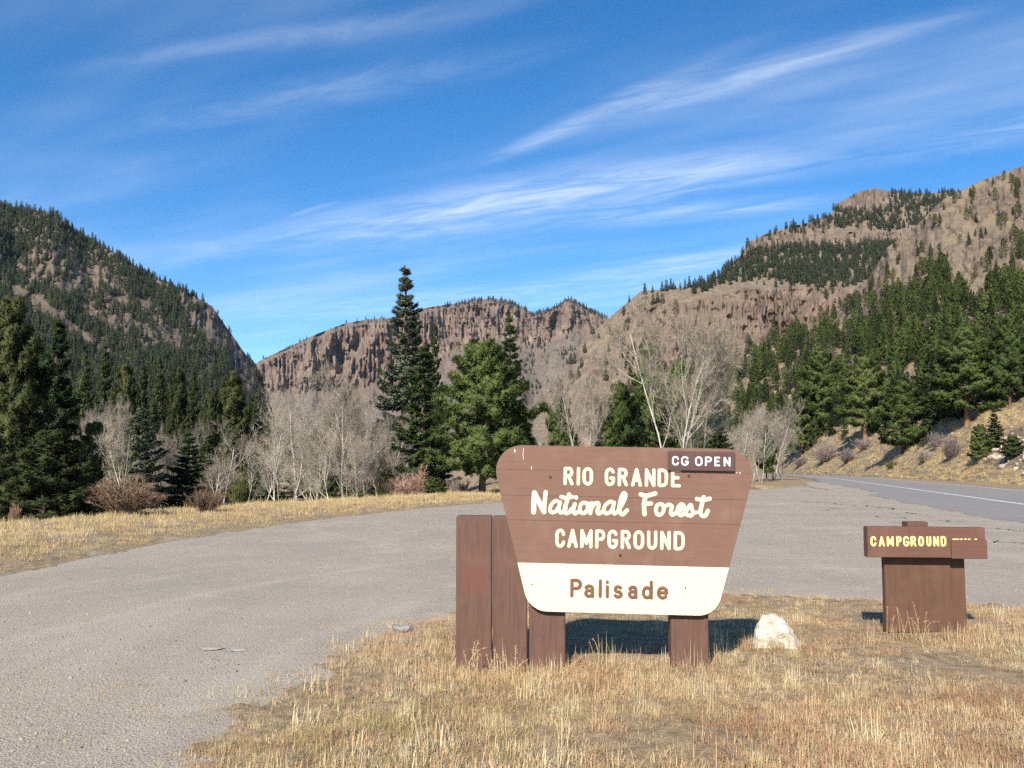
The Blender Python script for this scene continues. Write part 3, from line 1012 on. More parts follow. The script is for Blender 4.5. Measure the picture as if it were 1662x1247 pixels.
def bare_tree(seed, H, spread, stems=1, lean=0.0, dens=1.0, wood_r=1.0):
    """leafless cottonwood or aspen: stems, limbs, branches, then a haze of twigs"""
    rg = np.random.default_rng(seed)
    wood = MB()
    tw = []
    branches = []

    def grow(p, d, L, r, lev):
        n = 5 if lev == 0 else (4 if lev == 1 else 3)
        pts, dirs = [p], []
        for i in range(n):
            d = unit(d + rg.normal(0, 0.13 if lev < 2 else 0.2, 3) + np.array([0, 0, 0.10 if lev else 0.06]))
            p = p + d * L / n
            pts.append(p)
            dirs.append(d)
        pts = np.array(pts)
        tip = 0.45 if lev == 0 else 0.3
        wood.tube(pts, r * np.linspace(1, tip, n + 1), 6 if lev == 0 else (4 if lev == 1 else 3))
        if lev < 3:
            nc = [9, 7, 5][lev]
            lo = [0.30, 0.22, 0.15][lev]
            for c in range(nc):
                f = lo + (1 - lo) * (c + rg.random()) / nc
                q = np.array([np.interp(f * n, range(n + 1), pts[:, k]) for k in range(3)])
                dd = dirs[min(int(f * n), n - 1)]
                ang = R(rg.uniform(24, 52))
                az = rg.random() * 6.283 + c * 2.4
                e1 = unit(np.cross(dd, [0.3, 0.5, 0.8]))
                e2 = np.cross(dd, e1)
                nd = dd * math.cos(ang) + (e1 * math.cos(az) + e2 * math.sin(az)) * math.sin(ang)
                if lev == 0:
                    nd = unit(nd * np.array([spread, spread, 1]))
                Lc = L * (rg.uniform(0.42, 0.66) if lev else rg.uniform(0.36, 0.6)) * (1.1 - 0.45 * f)
                grow(q, nd, Lc, r * (1 - (1 - tip) * f) * rg.uniform(0.42, 0.6), lev + 1)
        else:
            branches.append((pts, L, d))

    for s in range(stems):
        az = rg.random() * 6.283 + s * 6.283 / max(stems, 1)
        k = lean + (0.16 * rg.random() + 0.05 if stems > 1 else 0.03)
        d = unit(np.array([math.cos(az) * k, math.sin(az) * k, 1.0]))
        h = H * (1 if s == 0 else rg.uniform(0.7, 0.97))
        grow(np.array([math.cos(az) * 0.12 * (stems > 1), math.sin(az) * 0.12 * (stems > 1), -0.4]), d, h * 0.86, 0.0135 * H * wood_r * (1 if stems == 1 else 0.82), 0)
    Cs, Ds, Ls, Ws = [], [], [], []
    for pts, L, d in branches:
        k = max(2, int(rg.poisson(9 * dens)))
        f = rg.uniform(0.1, 1, k)
        C = np.stack([np.interp(f * (len(pts) - 1), range(len(pts)), pts[:, j]) for j in range(3)], 1)
        D = unit(d + rg.normal(0, 0.55, (k, 3)) + np.array([0, 0, 0.2]))
        Cs.append(C)
        Ds.append(D)
        Ls.append(rg.uniform(0.035, 0.085, k) * H)
        Ws.append(rg.uniform(0.0010, 0.0020, k) * H)
    V, F, T = blades(np.concatenate(Cs), np.concatenate(Ds), np.concatenate(Ls), np.concatenate(Ws), rg, rg.random(sum(map(len, Ls))))
    return (np.concatenate(wood.V), np.concatenate(wood.F[4])), (V, F, T)


def shrub(seed, H, W, n=2600, leaf=0.0):
    """leafless multi-stemmed shrub: curved stems from one crown, covered in thin twigs"""
    rg = np.random.default_rng(seed)
    mb = MB()
    Cs, Ds = [], []
    ns = 90
    for i in range(ns):
        az = rg.random() * 6.283
        tilt = abs(rg.normal(0, 0.5))
        L = H * rg.uniform(0.55, 1.08) * (0.8 + 0.2 * math.sin(az * 2 + seed) * (i % 3 > 0))
        d = unit(np.array([math.cos(az) * tilt * W / H, math.sin(az) * tilt * W / H, 1.0]))
        p = np.array([math.cos(az), math.sin(az), 0]) * rg.uniform(0, 0.22) * W
        pts = [p - d * 0.1]
        for k in range(4):
            d = unit(d + rg.normal(0, 0.14, 3) + np.array([0, 0, 0.05]))
            p = p + d * L / 4
            pts.append(p)
        pts = np.array(pts)
        mb.tube(pts, np.linspace(0.011, 0.003, 5) * H / 2, 3)
        k = n // ns
        f = rg.uniform(0.2, 1, k) ** 0.8
        Cs.append(np.stack([np.interp(f * 4, range(5), pts[:, j]) for j in range(3)], 1))
        Ds.append(unit(d + rg.normal(0, 0.6, (k, 3)) + np.array([0, 0, 0.25])))
    C, D = np.concatenate(Cs), np.concatenate(Ds)
    V, F, T = blades(C, D, rg.uniform(0.06, 0.20, len(C)) * H, rg.uniform(0.004, 0.010, len(C)) * H * (1 + leaf), rg, rg.random(len(C)))
    return (np.concatenate(mb.V), np.concatenate(mb.F[4])), (V, F, T)


PROTO = {}


def proto(key, parts, wood, leaf, H, Rad):
    (tv, tf), (cv, cf, ct, *cn) = parts
    PROTO[key] = (mesh(key + '_trunk', tv, tf, [M[wood]], True), mesh(key + '_crown', cv, cf, [M[leaf]], False, {'tint': ct}, None, cn[0] if cn else None), H, Rad)


for i, (h, r, b) in enumerate([(8, 2.9, 0.10), (9, 2.6, 0.14), (8.5, 2.4, 0.06), (10, 2.7, 0.2)]):
    proto('pine%d' % i, conifer(100 + i, h, r, b, 'pine', 1.5, 1.5), 'redbark' if i == 3 else 'bark', 'pine', h, r)
for i, (h, r, b) in enumerate([(11, 2.4, 0.04), (12, 2.2, 0.06), (10, 2.0, 0.03)]):
    proto('fir%d' % i, conifer(200 + i, h, r, b, 'spruce', 1.6, 1.2), 'bark', 'fir', h, r)
for i, (h, r, b) in enumerate([(15, 2.6, 0.03), (9, 2.4, 0.02)]):
    proto('spruce%d' % i, conifer(300 + i, h, r, b, 'spruce', 1.3, 1.2), 'bark', 'spruce', h, r)
for i, (h, sp, st, ln) in enumerate([(9, 1.1, 1, 0.05), (10, 1.2, 2, 0.1), (11, 1.5, 3, 0.12), (8, 0.9, 1, 0.22), (8, 1.3, 4, 0.15)]):
    parts = bare_tree(400 + i, h, sp, st, ln, 1.8 if i in (2, 4) else 1.15, 0.72 if i == 2 else 0.85)
    ext = np.percentile(np.abs(parts[1][0][:, :2]), 97)
    proto('bare%d' % i, parts, 'pale', 'greytwig' if i == 4 else 'twig', h, ext)
    zmax = np.percentile(parts[1][0][:, 2], 99.7)
    PROTO['bare%d' % i] = PROTO['bare%d' % i][:2] + (zmax, ext)
PROTO['bareyellow'] = (PROTO['bare0'][0].copy(), PROTO['bare0'][1], PROTO['bare0'][2], PROTO['bare0'][3])
PROTO['bareyellow'][0].materials[0] = M['yellowbark']
for k, lf in (('red', 'redtwig'), ('pink', 'pinktwig'), ('mauve', 'mauvetwig'), ('willow', 'willow')):
    proto('shrub' + k, shrub(500 + len(lf), 2.0, 1.6, 8200 if k != 'willow' else 5400, 0.0 if k != 'willow' else 1.6), 'bark', lf, 2.05, 1.75)


for k in range(4):
    PROTO['dark%d' % k] = (PROTO['pine%d' % k][0], PROTO['pine%d' % k][1].copy(), *PROTO['pine%d' % k][2:])
    PROTO['dark%d' % k][1].materials[0] = M['dark']


def plant(key, name, px, top, width, Y, label, cat, group=None, z=None, rot=None, x=None, parts=('trunk', 'crown')):
    """stands the plant on the earth at distance Y in that direction; its height and spread come from the sizes read in the photograph"""
    tm, cm, H, Rad = PROTO[key]
    p = at(px, top, Y)
    zb = float(ground_h(p[0], p[1])) if z is None else z
    sz = (p[2] - zb) / H
    sx = width * Y / FPX / (2 * Rad)
    o = obj(name, None, label=label, cat=cat, group=group, loc=(p[0], p[1], zb))
    o.empty_display_size = 0.3
    o.rotation_euler = (0, 0, rng.random() * 6.28 if rot is None else rot)
    o.scale = (sx, sx, sz)
    obj(parts[0], tm, parent=o)
    obj(parts[1], cm, parent=o)
    return o


def hill_z(Hh, px, py):
    """distance of the slope in that direction"""
    i = np.abs(Hh['PX'][:, 0] - px).argmin()
    j = np.abs(Hh['PY'][i] - py).argmin()
    return Hh['P'][i, j]


LBL_BACK = 'dark green conifer in the dense row behind the bare trees at left'
# left woods
plant('dark3', 'pine_tree', 12, 497, 165, 46, 'tall pine with reddish trunk at the left edge of the woods', 'tree', rot=1.0)
plant('fir0', 'conifer_tree', 98, 512, 140, 60, 'tall broad dark conifer just right of the reddish-trunked pine', 'tree')
plant('dark2', 'pine_tree', 78, 702, 185, 34, 'low dense dark green pine at the front of the left woods', 'tree')
plant('dark0', 'pine_tree', 135, 735, 90, 37, 'small bushy pine between the low dense pine and the blue spruce', 'tree')
plant('spruce1', 'spruce_tree', 222, 655, 150, 44, 'blue-green spruce behind the large reddish shrub', 'tree')
plant('fir1', 'conifer_tree', 298, 700, 120, 47, 'dark fir between the blue spruce and the white-trunked aspen', 'tree')
plant('pine1', 'pine_tree', 160, 690, 90, 52, 'green pine left of the blue spruce', 'tree')
plant('bareyellow', 'aspen_tree', 217, 672, 95, 40.5, 'leafless aspen with yellowish trunk in front of blue spruce', 'tree', rot=0.4)
plant('bare4', 'cottonwood_tree', 165, 645, 110, 56, 'rounded grey leafless tree left of the blue spruce', 'tree')
plant('bare4', 'cottonwood_tree', 278, 685, 85, 52, 'grey leafless tree behind the dark fir', 'tree')
plant('bare1', 'aspen_tree', 355, 683, 95, 42, 'leafless aspen with bright white double trunk above small red shrub', 'tree', rot=2.0)
plant('bare3', 'aspen_tree', 400, 712, 75, 45, 'slim leafless aspen right of the white double-trunked one', 'tree')
plant('shrubwillow', 'willow_bush', 396, 745, 70, 46, 'olive green bush under the slim aspens at left', 'shrub', parts=('stem', 'foliage'))
for px, top, w, Y, k in [(48, 548, 70, 90, 'fir1'), (135, 572, 70, 96, 'fir2'), (166, 556, 66, 100, 'fir1'), (200, 598, 66, 90, 'dark1'), (232, 588, 66, 104, 'fir0'), (262, 580, 62, 98, 'fir2'), (290, 606, 64, 90, 'dark3'), (318, 598, 62, 104, 'fir0'), (345, 640, 60, 86, 'dark1'), (378, 612, 84, 98, 'dark3'), (412, 640, 56, 104, 'fir1'), (8, 600, 80, 70, 'fir2'), (60, 630, 80, 64, 'dark1'), (120, 640, 80, 70, 'fir0'), (180, 640, 70, 76, 'fir2'), (248, 650, 70, 74, 'fir0'), (310, 660, 70, 72, 'fir1'), (340, 690, 70, 62, 'fir2'), (375, 680, 70, 70, 'fir0'), (-60, 560, 130, 56, 'fir0'), (-120, 520, 150, 52, 'dark3'), (430, 680, 60, 84, 'fir2'), (-30, 690, 110, 38, 'dark0')]:
    plant(k, 'conifer_tree', px, top, w, Y, LBL_BACK, 'tree', 'conifers massed in the left woods')
# bare cottonwoods left of the tall spruce
LBL_COTTON = 'leafless pale-trunked cottonwood in the thicket left of the tall spruce'
for i, (px, top, w, Y, k) in enumerate([(450, 640, 120, 50, 'bare3'), (498, 598, 130, 55, 'bare1'), (530, 636, 100, 58, 'bare0'), (566, 598, 120, 57, 'bare2'), (602, 618, 100, 62, 'bare0'), (472, 690, 90, 48, 'bare3'), (622, 655, 80, 66, 'bare4'), (540, 690, 90, 52, 'bare3'), (586, 700, 80, 54, 'bare4'), (430, 668, 80, 56, 'bare0'), (510, 668, 110, 64, 'bare4'), (455, 720, 70, 44, 'bare3')]):
    plant(k, 'cottonwood_tree', px, top, w * 1.12, Y, LBL_COTTON, 'tree', 'cottonwood thicket left of the tall spruce')
for px, top, w, Y, k in [(478, 708, 70, 80, 'fir2'), (556, 690, 70, 86, 'fir0'), (610, 690, 60, 82, 'fir1'), (520, 720, 70, 76, 'pine1'), (440, 735, 60, 72, 'fir2'), (590, 735, 60, 74, 'pine2')]:
    plant(k, 'conifer_tree', px, top, w, Y, 'small dark conifer half hidden behind the leafless cottonwood thicket', 'tree', 'conifers behind the cottonwood thicket')
# middle
plant('spruce0', 'spruce_tree', 657, 434, 152, 76, 'tallest tree, a blue-green spruce standing against the far cliffs', 'tree', rot=0.3)
plant('fir0', 'conifer_tree', 708, 520, 60, 86, 'dark conifer showing behind the right side of the tallest spruce', 'tree')
plant('fir2', 'conifer_tree', 683, 558, 138, 62, 'dense dark green fir in front of the tallest spruce', 'tree')
plant('pine0', 'pine_tree', 784, 568, 205, 54, 'broad bright green pine with bare trunk beside the campground sign', 'tree', rot=0.7)
plant('fir1', 'conifer_tree', 826, 511, 92, 92, 'slender conifer rising behind the broad bright green pine', 'tree')
plant('pine2', 'pine_tree', 706, 776, 42, 54, 'tiny bright green pine beside the pink shrub', 'tree')
plant('shrubpink', 'shrub', 664, 757, 160, 56, 'low pinkish leafless shrub below the dark fir', 'shrub', parts=('stem', 'twigs'))
plant('shrubwillow', 'willow_bush', 628, 730, 60, 60, 'olive bush left of the pink shrub', 'shrub', parts=('stem', 'foliage'))
plant('shrubmauve', 'shrub', 745, 772, 70, 58, 'low brown shrub between pink shrub and broad pine trunk', 'shrub', parts=('stem', 'twigs'))
plant('shrubred', 'shrub', 208, 768, 205, 29, 'large reddish-brown leafless shrub on the left grass verge', 'shrub', parts=('stem', 'twigs'), rot=0.2)
plant('shrubred', 'shrub', 333, 788, 96, 31.5, 'smaller reddish-brown leafless shrub right of the large one', 'shrub', parts=('stem', 'twigs'), rot=2.2)
plant('shrubred', 'shrub', 24, 815, 34, 27, 'small orange-brown shrub at the far left verge', 'shrub', parts=('stem', 'twigs'), rot=3.2)
# behind the sign
plant('pine1', 'pine_tree', 908, 648, 62, 74, 'narrow green pine above the sign left of the forked leafless tree', 'tree')
plant('bare2', 'cottonwood_tree', 950, 585, 105, 64, 'leafless forked white-trunked tree above the words on the sign', 'tree', rot=1.2)
plant('bare3', 'aspen_tree', 882, 660, 60, 70, 'thin leafless aspen just right of the broad pine', 'tree')
plant('pine3', 'pine_tree', 1008, 628, 95, 72, 'green pine between the two leafless white-trunked trees', 'tree')
plant('pine0', 'pine_tree', 985, 690, 64, 66, 'small bushy pine below the green pine behind the sign', 'tree')
plant('bare2', 'cottonwood_tree', 1092, 468, 196, 62, 'largest leafless tree, spreading pale branches above the sign', 'tree', rot=0.0)
plant('bare1', 'cottonwood_tree', 1125, 545, 130, 65, 'leafless pale tree standing against the right side of the largest one', 'tree', rot=0.9)
for px, top, w, Y, k in [(1055, 565, 90, 92, 'pine3'), (1098, 590, 100, 98, 'pine1'), (1140, 610, 80, 94, 'pine3'), (1160, 655, 66, 88, 'fir2'), (1032, 650, 66, 82, 'fir0'), (1075, 660, 70, 84, 'fir2'), (1120, 675, 70, 82, 'pine1'), (925, 690, 60, 84, 'fir2'), (860, 690, 60, 84, 'fir0')]:
    plant(k, 'conifer_tree', px, top, w, Y, 'dark conifer behind the leafless trees above the sign', 'tree', 'conifers behind the leafless trees above the sign')
for px, top, w, Y, k in [(1198, 668, 54, 108, 'bare1'), (1220, 658, 56, 114, 'bare4'), (1252, 650, 66, 122, 'bare4'), (1232, 672, 50, 104, 'bare1'), (1180, 690, 46, 112, 'bare4'), (1268, 668, 50, 128, 'bare1')]:
    plant(k, 'aspen_tree', px, top, w, Y, 'leafless grey aspen in the small grove where the road vanishes', 'tree', 'aspen grove where the road vanishes')
plant('pine1', 'pine_tree', 1242, 692, 36, 118, 'small green pine in front of the grey aspen grove', 'tree')
plant('pine2', 'pine_tree', 1150, 700, 50, 92, 'low green pine left of the grey aspen grove', 'tree')


def on_hill(key, name, px, base, top, w, label, cat, group=None, parts=('trunk', 'crown'), Hh=None):
    p = hill_z(Hh or HD, px, base)
    tm, cm, H, Rad = PROTO[key]
    Y = p[1]
    sz = (base - top) * Y / FPX / H
    o = obj(name, None, label=label, cat=cat, group=group, loc=(p[0], p[1], p[2] - 0.15))
    o.rotation_euler = (0, 0, rng.random() * 6.28)
    o.empty_display_size = 0.3
    s = w * Y / FPX / (2 * Rad)
    o.scale = (s, s, sz)
    obj(parts[0], tm, parent=o)
    obj(parts[1], cm, parent=o)
    return p


on_hill('pine3', 'pine_tree', 1565, 694, 535, 145, 'large full green pine above the grassy bank at right', 'tree')
on_hill('pine0', 'pine_tree', 1466, 738, 622, 108, 'rounded bright green pine standing lowest on the roadside bank', 'tree')
on_hill('pine2', 'pine_tree', 1593, 748, 688, 44, 'small bright green pine on the bank near the right edge', 'tree')
on_hill('fir1', 'conifer_tree', 1619, 728, 660, 36, 'slim young fir beside the small bright pine near the right edge', 'tree')
on_hill('pine1', 'pine_tree', 1643, 745, 706, 44, 'low bushy pine at the right edge above the rubble', 'tree')
on_hill('pine1', 'pine_tree', 1340, 700, 572, 96, 'tall dark green pine at the left end of the roadside forest', 'tree')
on_hill('pine0', 'pine_tree', 1302, 738, 640, 84, 'green pine lowest on the slope at the far bend of the road', 'tree')
on_hill('pine3', 'pine_tree', 1408, 716, 580, 100, 'broad pine left of the rounded bright green roadside pine', 'tree')
on_hill('fir0', 'conifer_tree', 1512, 690, 560, 60, 'greyish fir behind the large full pine on the bank', 'tree')
on_hill('pine0', 'pine_tree', 1640, 660, 520, 90, 'pine at the right edge just above the large full pine', 'tree')
for px, b, tp, w, k, lab in [(1338, 752, 716, 76, 'mauve', 'grey-mauve leafless bush left of the rounded roadside pine'), (1375, 752, 722, 60, 'mauve', 'darker leafless bush right of the grey-mauve bush'), (1405, 730, 706, 60, 'mauve', 'small grey bush under the broad roadside pine'), (1500, 752, 726, 56, 'mauve', 'low grey bush right of the rounded roadside pine'), (1545, 745, 700, 70, 'mauve', 'tall grey leafless bush below the large full pine'), (1520, 730, 696, 44, 'mauve', 'grey bush between rounded pine and large full pine'), (1300, 757, 738, 50, 'mauve', 'faint grey bush nearest the far bend of the road'), (1445, 762, 745, 40, 'willow', 'small olive plant under the rounded roadside pine')]:
    on_hill('shrub' + k, 'shrub', px, b, tp, w, lab, 'shrub', parts=('stem', 'twigs'))


# ------------------------------------------------------------------ scattering
def scatter_points(Hh, dens, n, seed, perspective=0.0):
    """random spots on a slope; dens(px, py, nz, cliff) in 0..1"""
    rg = np.random.default_rng(seed)
    P, PX, PY = Hh['P'], Hh['PX'], Hh['PY']
    nx, nv = PX.shape
    a = np.linalg.norm(np.cross(P[1:, :-1] - P[:-1, :-1], P[:-1, 1:] - P[:-1, :-1]), axis=-1)
    w = a * np.clip(dens(PX[:-1, :-1], PY[:-1, :-1], Hh['nz'][:-1, :-1], Hh['cf'][:-1, :-1]), 0, 1)
    w = w / (Hh['Y'][:-1, :-1] ** perspective)
    w = (w / w.sum()).ravel()
    idx = rg.choice(len(w), n, p=w)
    i, j = idx // (nv - 1), idx % (nv - 1)
    u, v = rg.random((2, n))
    u, v = u[:, None], v[:, None]
    return P[i, j] * (1 - u) * (1 - v) + P[i + 1, j] * u * (1 - v) + P[i, j + 1] * (1 - u) * v + P[i + 1, j + 1] * u * v


_ngs = {}


def instances(name, pts, rotz, scale, idx, protos, label, tilt=None):
    """one object of uncountable stuff: every point carries a copy of one of the prototypes"""
    c = bpy.data.collections.new(name + '_forms')
    for k, me in enumerate(protos):
        c.objects.link(bpy.data.objects.new('%s_form_%02d' % (name, k), me))
    me = mesh(name, pts, np.zeros((0, 3), int))
    for k, v in (('turn', rotz), ('size', scale)):
        a = me.attributes.new(k, 'FLOAT', 'POINT')
        a.data.foreach_set('value', np.ascontiguousarray(v, np.float32))
    a = me.attributes.new('form', 'INT', 'POINT')
    a.data.foreach_set('value', np.ascontiguousarray(idx, np.int32))
    ng = bpy.data.node_groups.new(name, 'GeometryNodeTree')
    ng.interface.new_socket('Geometry', in_out='INPUT', socket_type='NodeSocketGeometry')
    ng.interface.new_socket('Geometry', in_out='OUTPUT', socket_type='NodeSocketGeometry')
    gi, go = ng.nodes.new('NodeGroupInput'), ng.nodes.new('NodeGroupOutput')
    ip, ci = ng.nodes.new('GeometryNodeInstanceOnPoints'), ng.nodes.new('GeometryNodeCollectionInfo')
    ci.inputs['Collection'].default_value = c
    ci.inputs['Separate Children'].default_value = True
    ci.inputs['Reset Children'].default_value = True
    ip.inputs['Pick Instance'].default_value = True

    def attr(nm, tp):
        n = ng.nodes.new('GeometryNodeInputNamedAttribute')
        n.data_type = tp
        n.inputs['Name'].default_value = nm
        return n.outputs[0]
    cb = ng.nodes.new('ShaderNodeCombineXYZ')
    L = ng.links
    L.new(attr('turn', 'FLOAT'), cb.inputs[2])
    L.new(cb.outputs[0], ip.inputs['Rotation'])
    L.new(attr('size', 'FLOAT'), ip.inputs['Scale'])
    L.new(attr('form', 'INT'), ip.inputs['Instance Index'])
    L.new(gi.outputs[0], ip.inputs['Points'])
    L.new(ci.outputs[0], ip.inputs['Instance'])
    L.new(ip.outputs[0], go.inputs[0])
    o = obj(name, me, kind='stuff', label=label)
    md = o.modifiers.new('scatter', 'NODES')
    md.node_group = ng
    return o


def joined(name, parts, wood, leaf):
    (tv, tf), (cv, cf, ct, cn) = parts
    V = np.concatenate([tv, cv])
    F4, F3 = tf, cf + len(tv)
    mi = np.concatenate([np.zeros(len(F4)), np.ones(len(F3))])
    return mesh(name, V, [F4, F3], [M[wood], M[leaf]], False, {'tint': np.concatenate([np.zeros(len(tv)), ct])}, mi, np.concatenate([unit(tv * np.array([1, 1, 0]) + 1e-6), cn]))


FAR = [joined('far_conifer_%d' % i, far_conifer(600 + i, 10, r, b, 420, sh), 'bark', 'far') for i, (r, b, sh) in enumerate([(2.2, 0.05, 0.85), (2.6, 0.1, 0.6), (1.8, 0.06, 0.95), (2.9, 0.16, 0.5), (2.4, 0.08, 0.7), (3.2, 0.12, 0.45)])]

# near hill: the largest trees one by one, the rest of the wood as one mass
D_WOOD = [(1120, 745), (1150, 612), (1190, 596), (1240, 564), (1300, 546), (1342, 524), (1383, 494), (1400, 482), (1425, 504), (1450, 488), (1480, 460), (1505, 434), (1530, 436), (1556, 480), (1580, 498), (1609, 484), (1662, 460), (1750, 440), (2000, 420), (2000, 640), (1700, 640), (1640, 640), (1600, 672), (1540, 690), (1480, 676), (1430, 690), (1390, 712), (1335, 712), (1310, 735), (1270, 745), (1190, 750)]


def d_dens(X, Y, nz, cf):
    n = fbm(X / 22, Y / 16, 3, 66)
    w = inpoly(X, Y, D_WOOD) * np.clip(0.60 + 1.7 * n, 0.03, 1)
    s = (Y < 640) * 0.13 * (n > -0.05)
    return np.maximum(w, s)


pts = scatter_points(HD, d_dens, 1800, 71, 0.9)
px_, py_ = seen(pts)
vis = (px_ > 1080) & (px_ < 1740)
pts, px_, py_ = pts[vis], px_[vis], py_[vis]
rg = np.random.default_rng(72)
inw = inpoly(px_, py_, D_WOOD)
Hs = np.where(inw, rg.uniform(4.5, 10.5, len(pts)), rg.uniform(3.5, 9.5, len(pts))) * np.interp(pts[:, 1], [80, 200, 400], [0.72, 1.0, 1.1])
order = np.argsort(-Hs / pts[:, 1])
n_one = 210
KEYS = ['pine0', 'pine1', 'pine2', 'pine3', 'fir0', 'fir1', 'pine1', 'pine3']
for q in order[:n_one]:
    k = KEYS[rg.integers(len(KEYS))]
    tm, cm, H, Rad = PROTO[k]
    x, y, z = pts[q]
    up = py_[q] < 560
    lab = 'conifer on the upper part of the wooded slope right of the road' if up else 'green conifer in the dense roadside forest on the right slope'
    o = obj('conifer_tree', None, label=lab, cat='tree', group='upper slope conifers' if up else 'roadside forest conifers', loc=(x, y, z - 0.2))
    o.empty_display_size = 0.3
    s = Hs[q] / H
    f = rg.uniform(0.75, 1.02)
    o.scale = (s * f, s * f, s)
    o.rotation_euler = (0, 0, rg.random() * 6.28)
    obj('trunk', tm, parent=o)
    obj('crown', cm, parent=o)
rest = order[n_one:]
MID = [joined('mid_conifer_%d' % i, conifer(700 + i, 10, r, 0.08, k, d, 2.0), 'bark', lf) for i, (r, k, d, lf) in enumerate([(2.5, 'pine', 0.28, 'pine'), (2.2, 'spruce', 0.4, 'fir'), (2.7, 'pine', 0.28, 'pine')])]
instances('hillside_forest', pts[rest] - [0, 0, 0.2], rg.random(len(rest)) * 6.28, Hs[rest] / 10, rg.integers(0, 3, len(rest)), MID, 'mass of conifers covering the slope right of the road')

# left mountain
A_OPEN = [(-40, 400), (0, 405), (40, 425), (62, 395), (110, 385), (135, 430), (175, 440), (200, 470), (250, 500), (290, 540), (300, 580), (240, 570), (200, 545), (130, 520), (90, 480), (40, 462), (0, 440), (-40, 430)]
A_TRACK = [(20, 462), (60, 480), (110, 520), (150, 553), (212, 585), (212, 594), (140, 566), (100, 538), (50, 498), (15, 476)]
A_CLIFF = [(288, 476), (345, 496), (378, 540), (436, 650), (425, 668), (395, 640), (372, 590), (340, 566), (300, 520)]


def a_dens(X, Y, nz, cf):
    n = fbm(X / 18, Y / 14, 4, 67)
    d = np.clip(0.75 + 0.9 * n, 0.12, 1)
    d = np.where(inpoly(X, Y, A_OPEN), np.clip(0.13 + 1.15 * n, 0.07, 0.65), d)
    d = np.where(inpoly(X, Y, A_CLIFF), 0.03 + 0.3 * (n > 0.22), d)
    return np.where(inpoly(X, Y, A_TRACK), 0.0, d)


rg = np.random.default_rng(73)
p = scatter_points(HA, a_dens, 25000, 74, 0.9)
instances('left_mountain_forest', p - [0, 0, 0.5], rg.random(len(p)) * 6.28, np.clip(rg.lognormal(-0.12, 0.33, len(p)), 0.4, 1.7), rg.integers(0, 6, len(p)), FAR, 'conifer forest covering the left mountain')

# mesa benches
C_BANDS = [[(1130, 478), (1165, 446), (1218, 414), (1252, 404), (1296, 401), (1342, 401), (1383, 398), (1450, 395), (1440, 427), (1400, 460), (1354, 472), (1325, 470), (1305, 464), (1252, 455), (1180, 462)],
           [(1225, 384), (1240, 375), (1296, 356), (1354, 341), (1400, 342), (1441, 343), (1470, 372), (1421, 378), (1383, 374), (1342, 369), (1302, 378), (1267, 386)],
           [(1441, 312), (1470, 300), (1560, 296), (1540, 329), (1510, 358), (1464, 375), (1441, 343)]]


def c_dens(X, Y, nz, cf):
    n = fbm(X / 16, Y / 10, 3, 68)
    d = np.full(X.shape, 0.035) + 0.10 * (n > 0.25)
    for b in C_BANDS:
        d = np.where(inpoly(X, Y, b), np.clip(0.85 + 0.5 * n, 0.2, 1), d)
    d = np.maximum(d, 0.7 * (X > 1045) * (X < 1240) * (Y < np.interp(X, [c[0] for c in Cc], [c[1][-1][0] for c in Cc]) + 5))
    d = np.where((Y > 560) & (X > 1000), 0.35 * (n > -0.2), d)
    return d * np.where(cf > 0.4, 0.45, 1)


p = scatter_points(HC, c_dens, 3600, 75, 0.7)
instances('mesa_forest', p - [0, 0, 0.5], rg.random(len(p)) * 6.28, rg.uniform(0.45, 1.4, len(p)), rg.integers(0, 6, len(p)), FAR, 'conifer forest on the benches of the rocky mesa')


def b_dens(X, Y, nz, cf):
    n = fbm(X / 22, Y / 26, 4, 69)
    right = sstep(640, 760, X)
    d = 0.02 + right * sstep(0.0, 0.25, n) * 0.6
    top = sstep(12, 3, Y - np.interp(X, [a for a, _ in B_ridge], [b for _, b in B_ridge]))
    d = np.maximum(d, top * np.interp(X, [690, 760, 800, 880, 925, 985], [0.1, 0.5, 1, 0.8, 0.8, 1]))
    return d


p = scatter_points(HB, b_dens, 1700, 76, 0.3)
instances('far_forest', p - [0, 0, 0.5], rg.random(len(p)) * 6.28, rg.uniform(0.8, 1.9, len(p)), rg.integers(0, 6, len(p)), FAR, 'scattered conifers in the gullies of the distant cliffs')

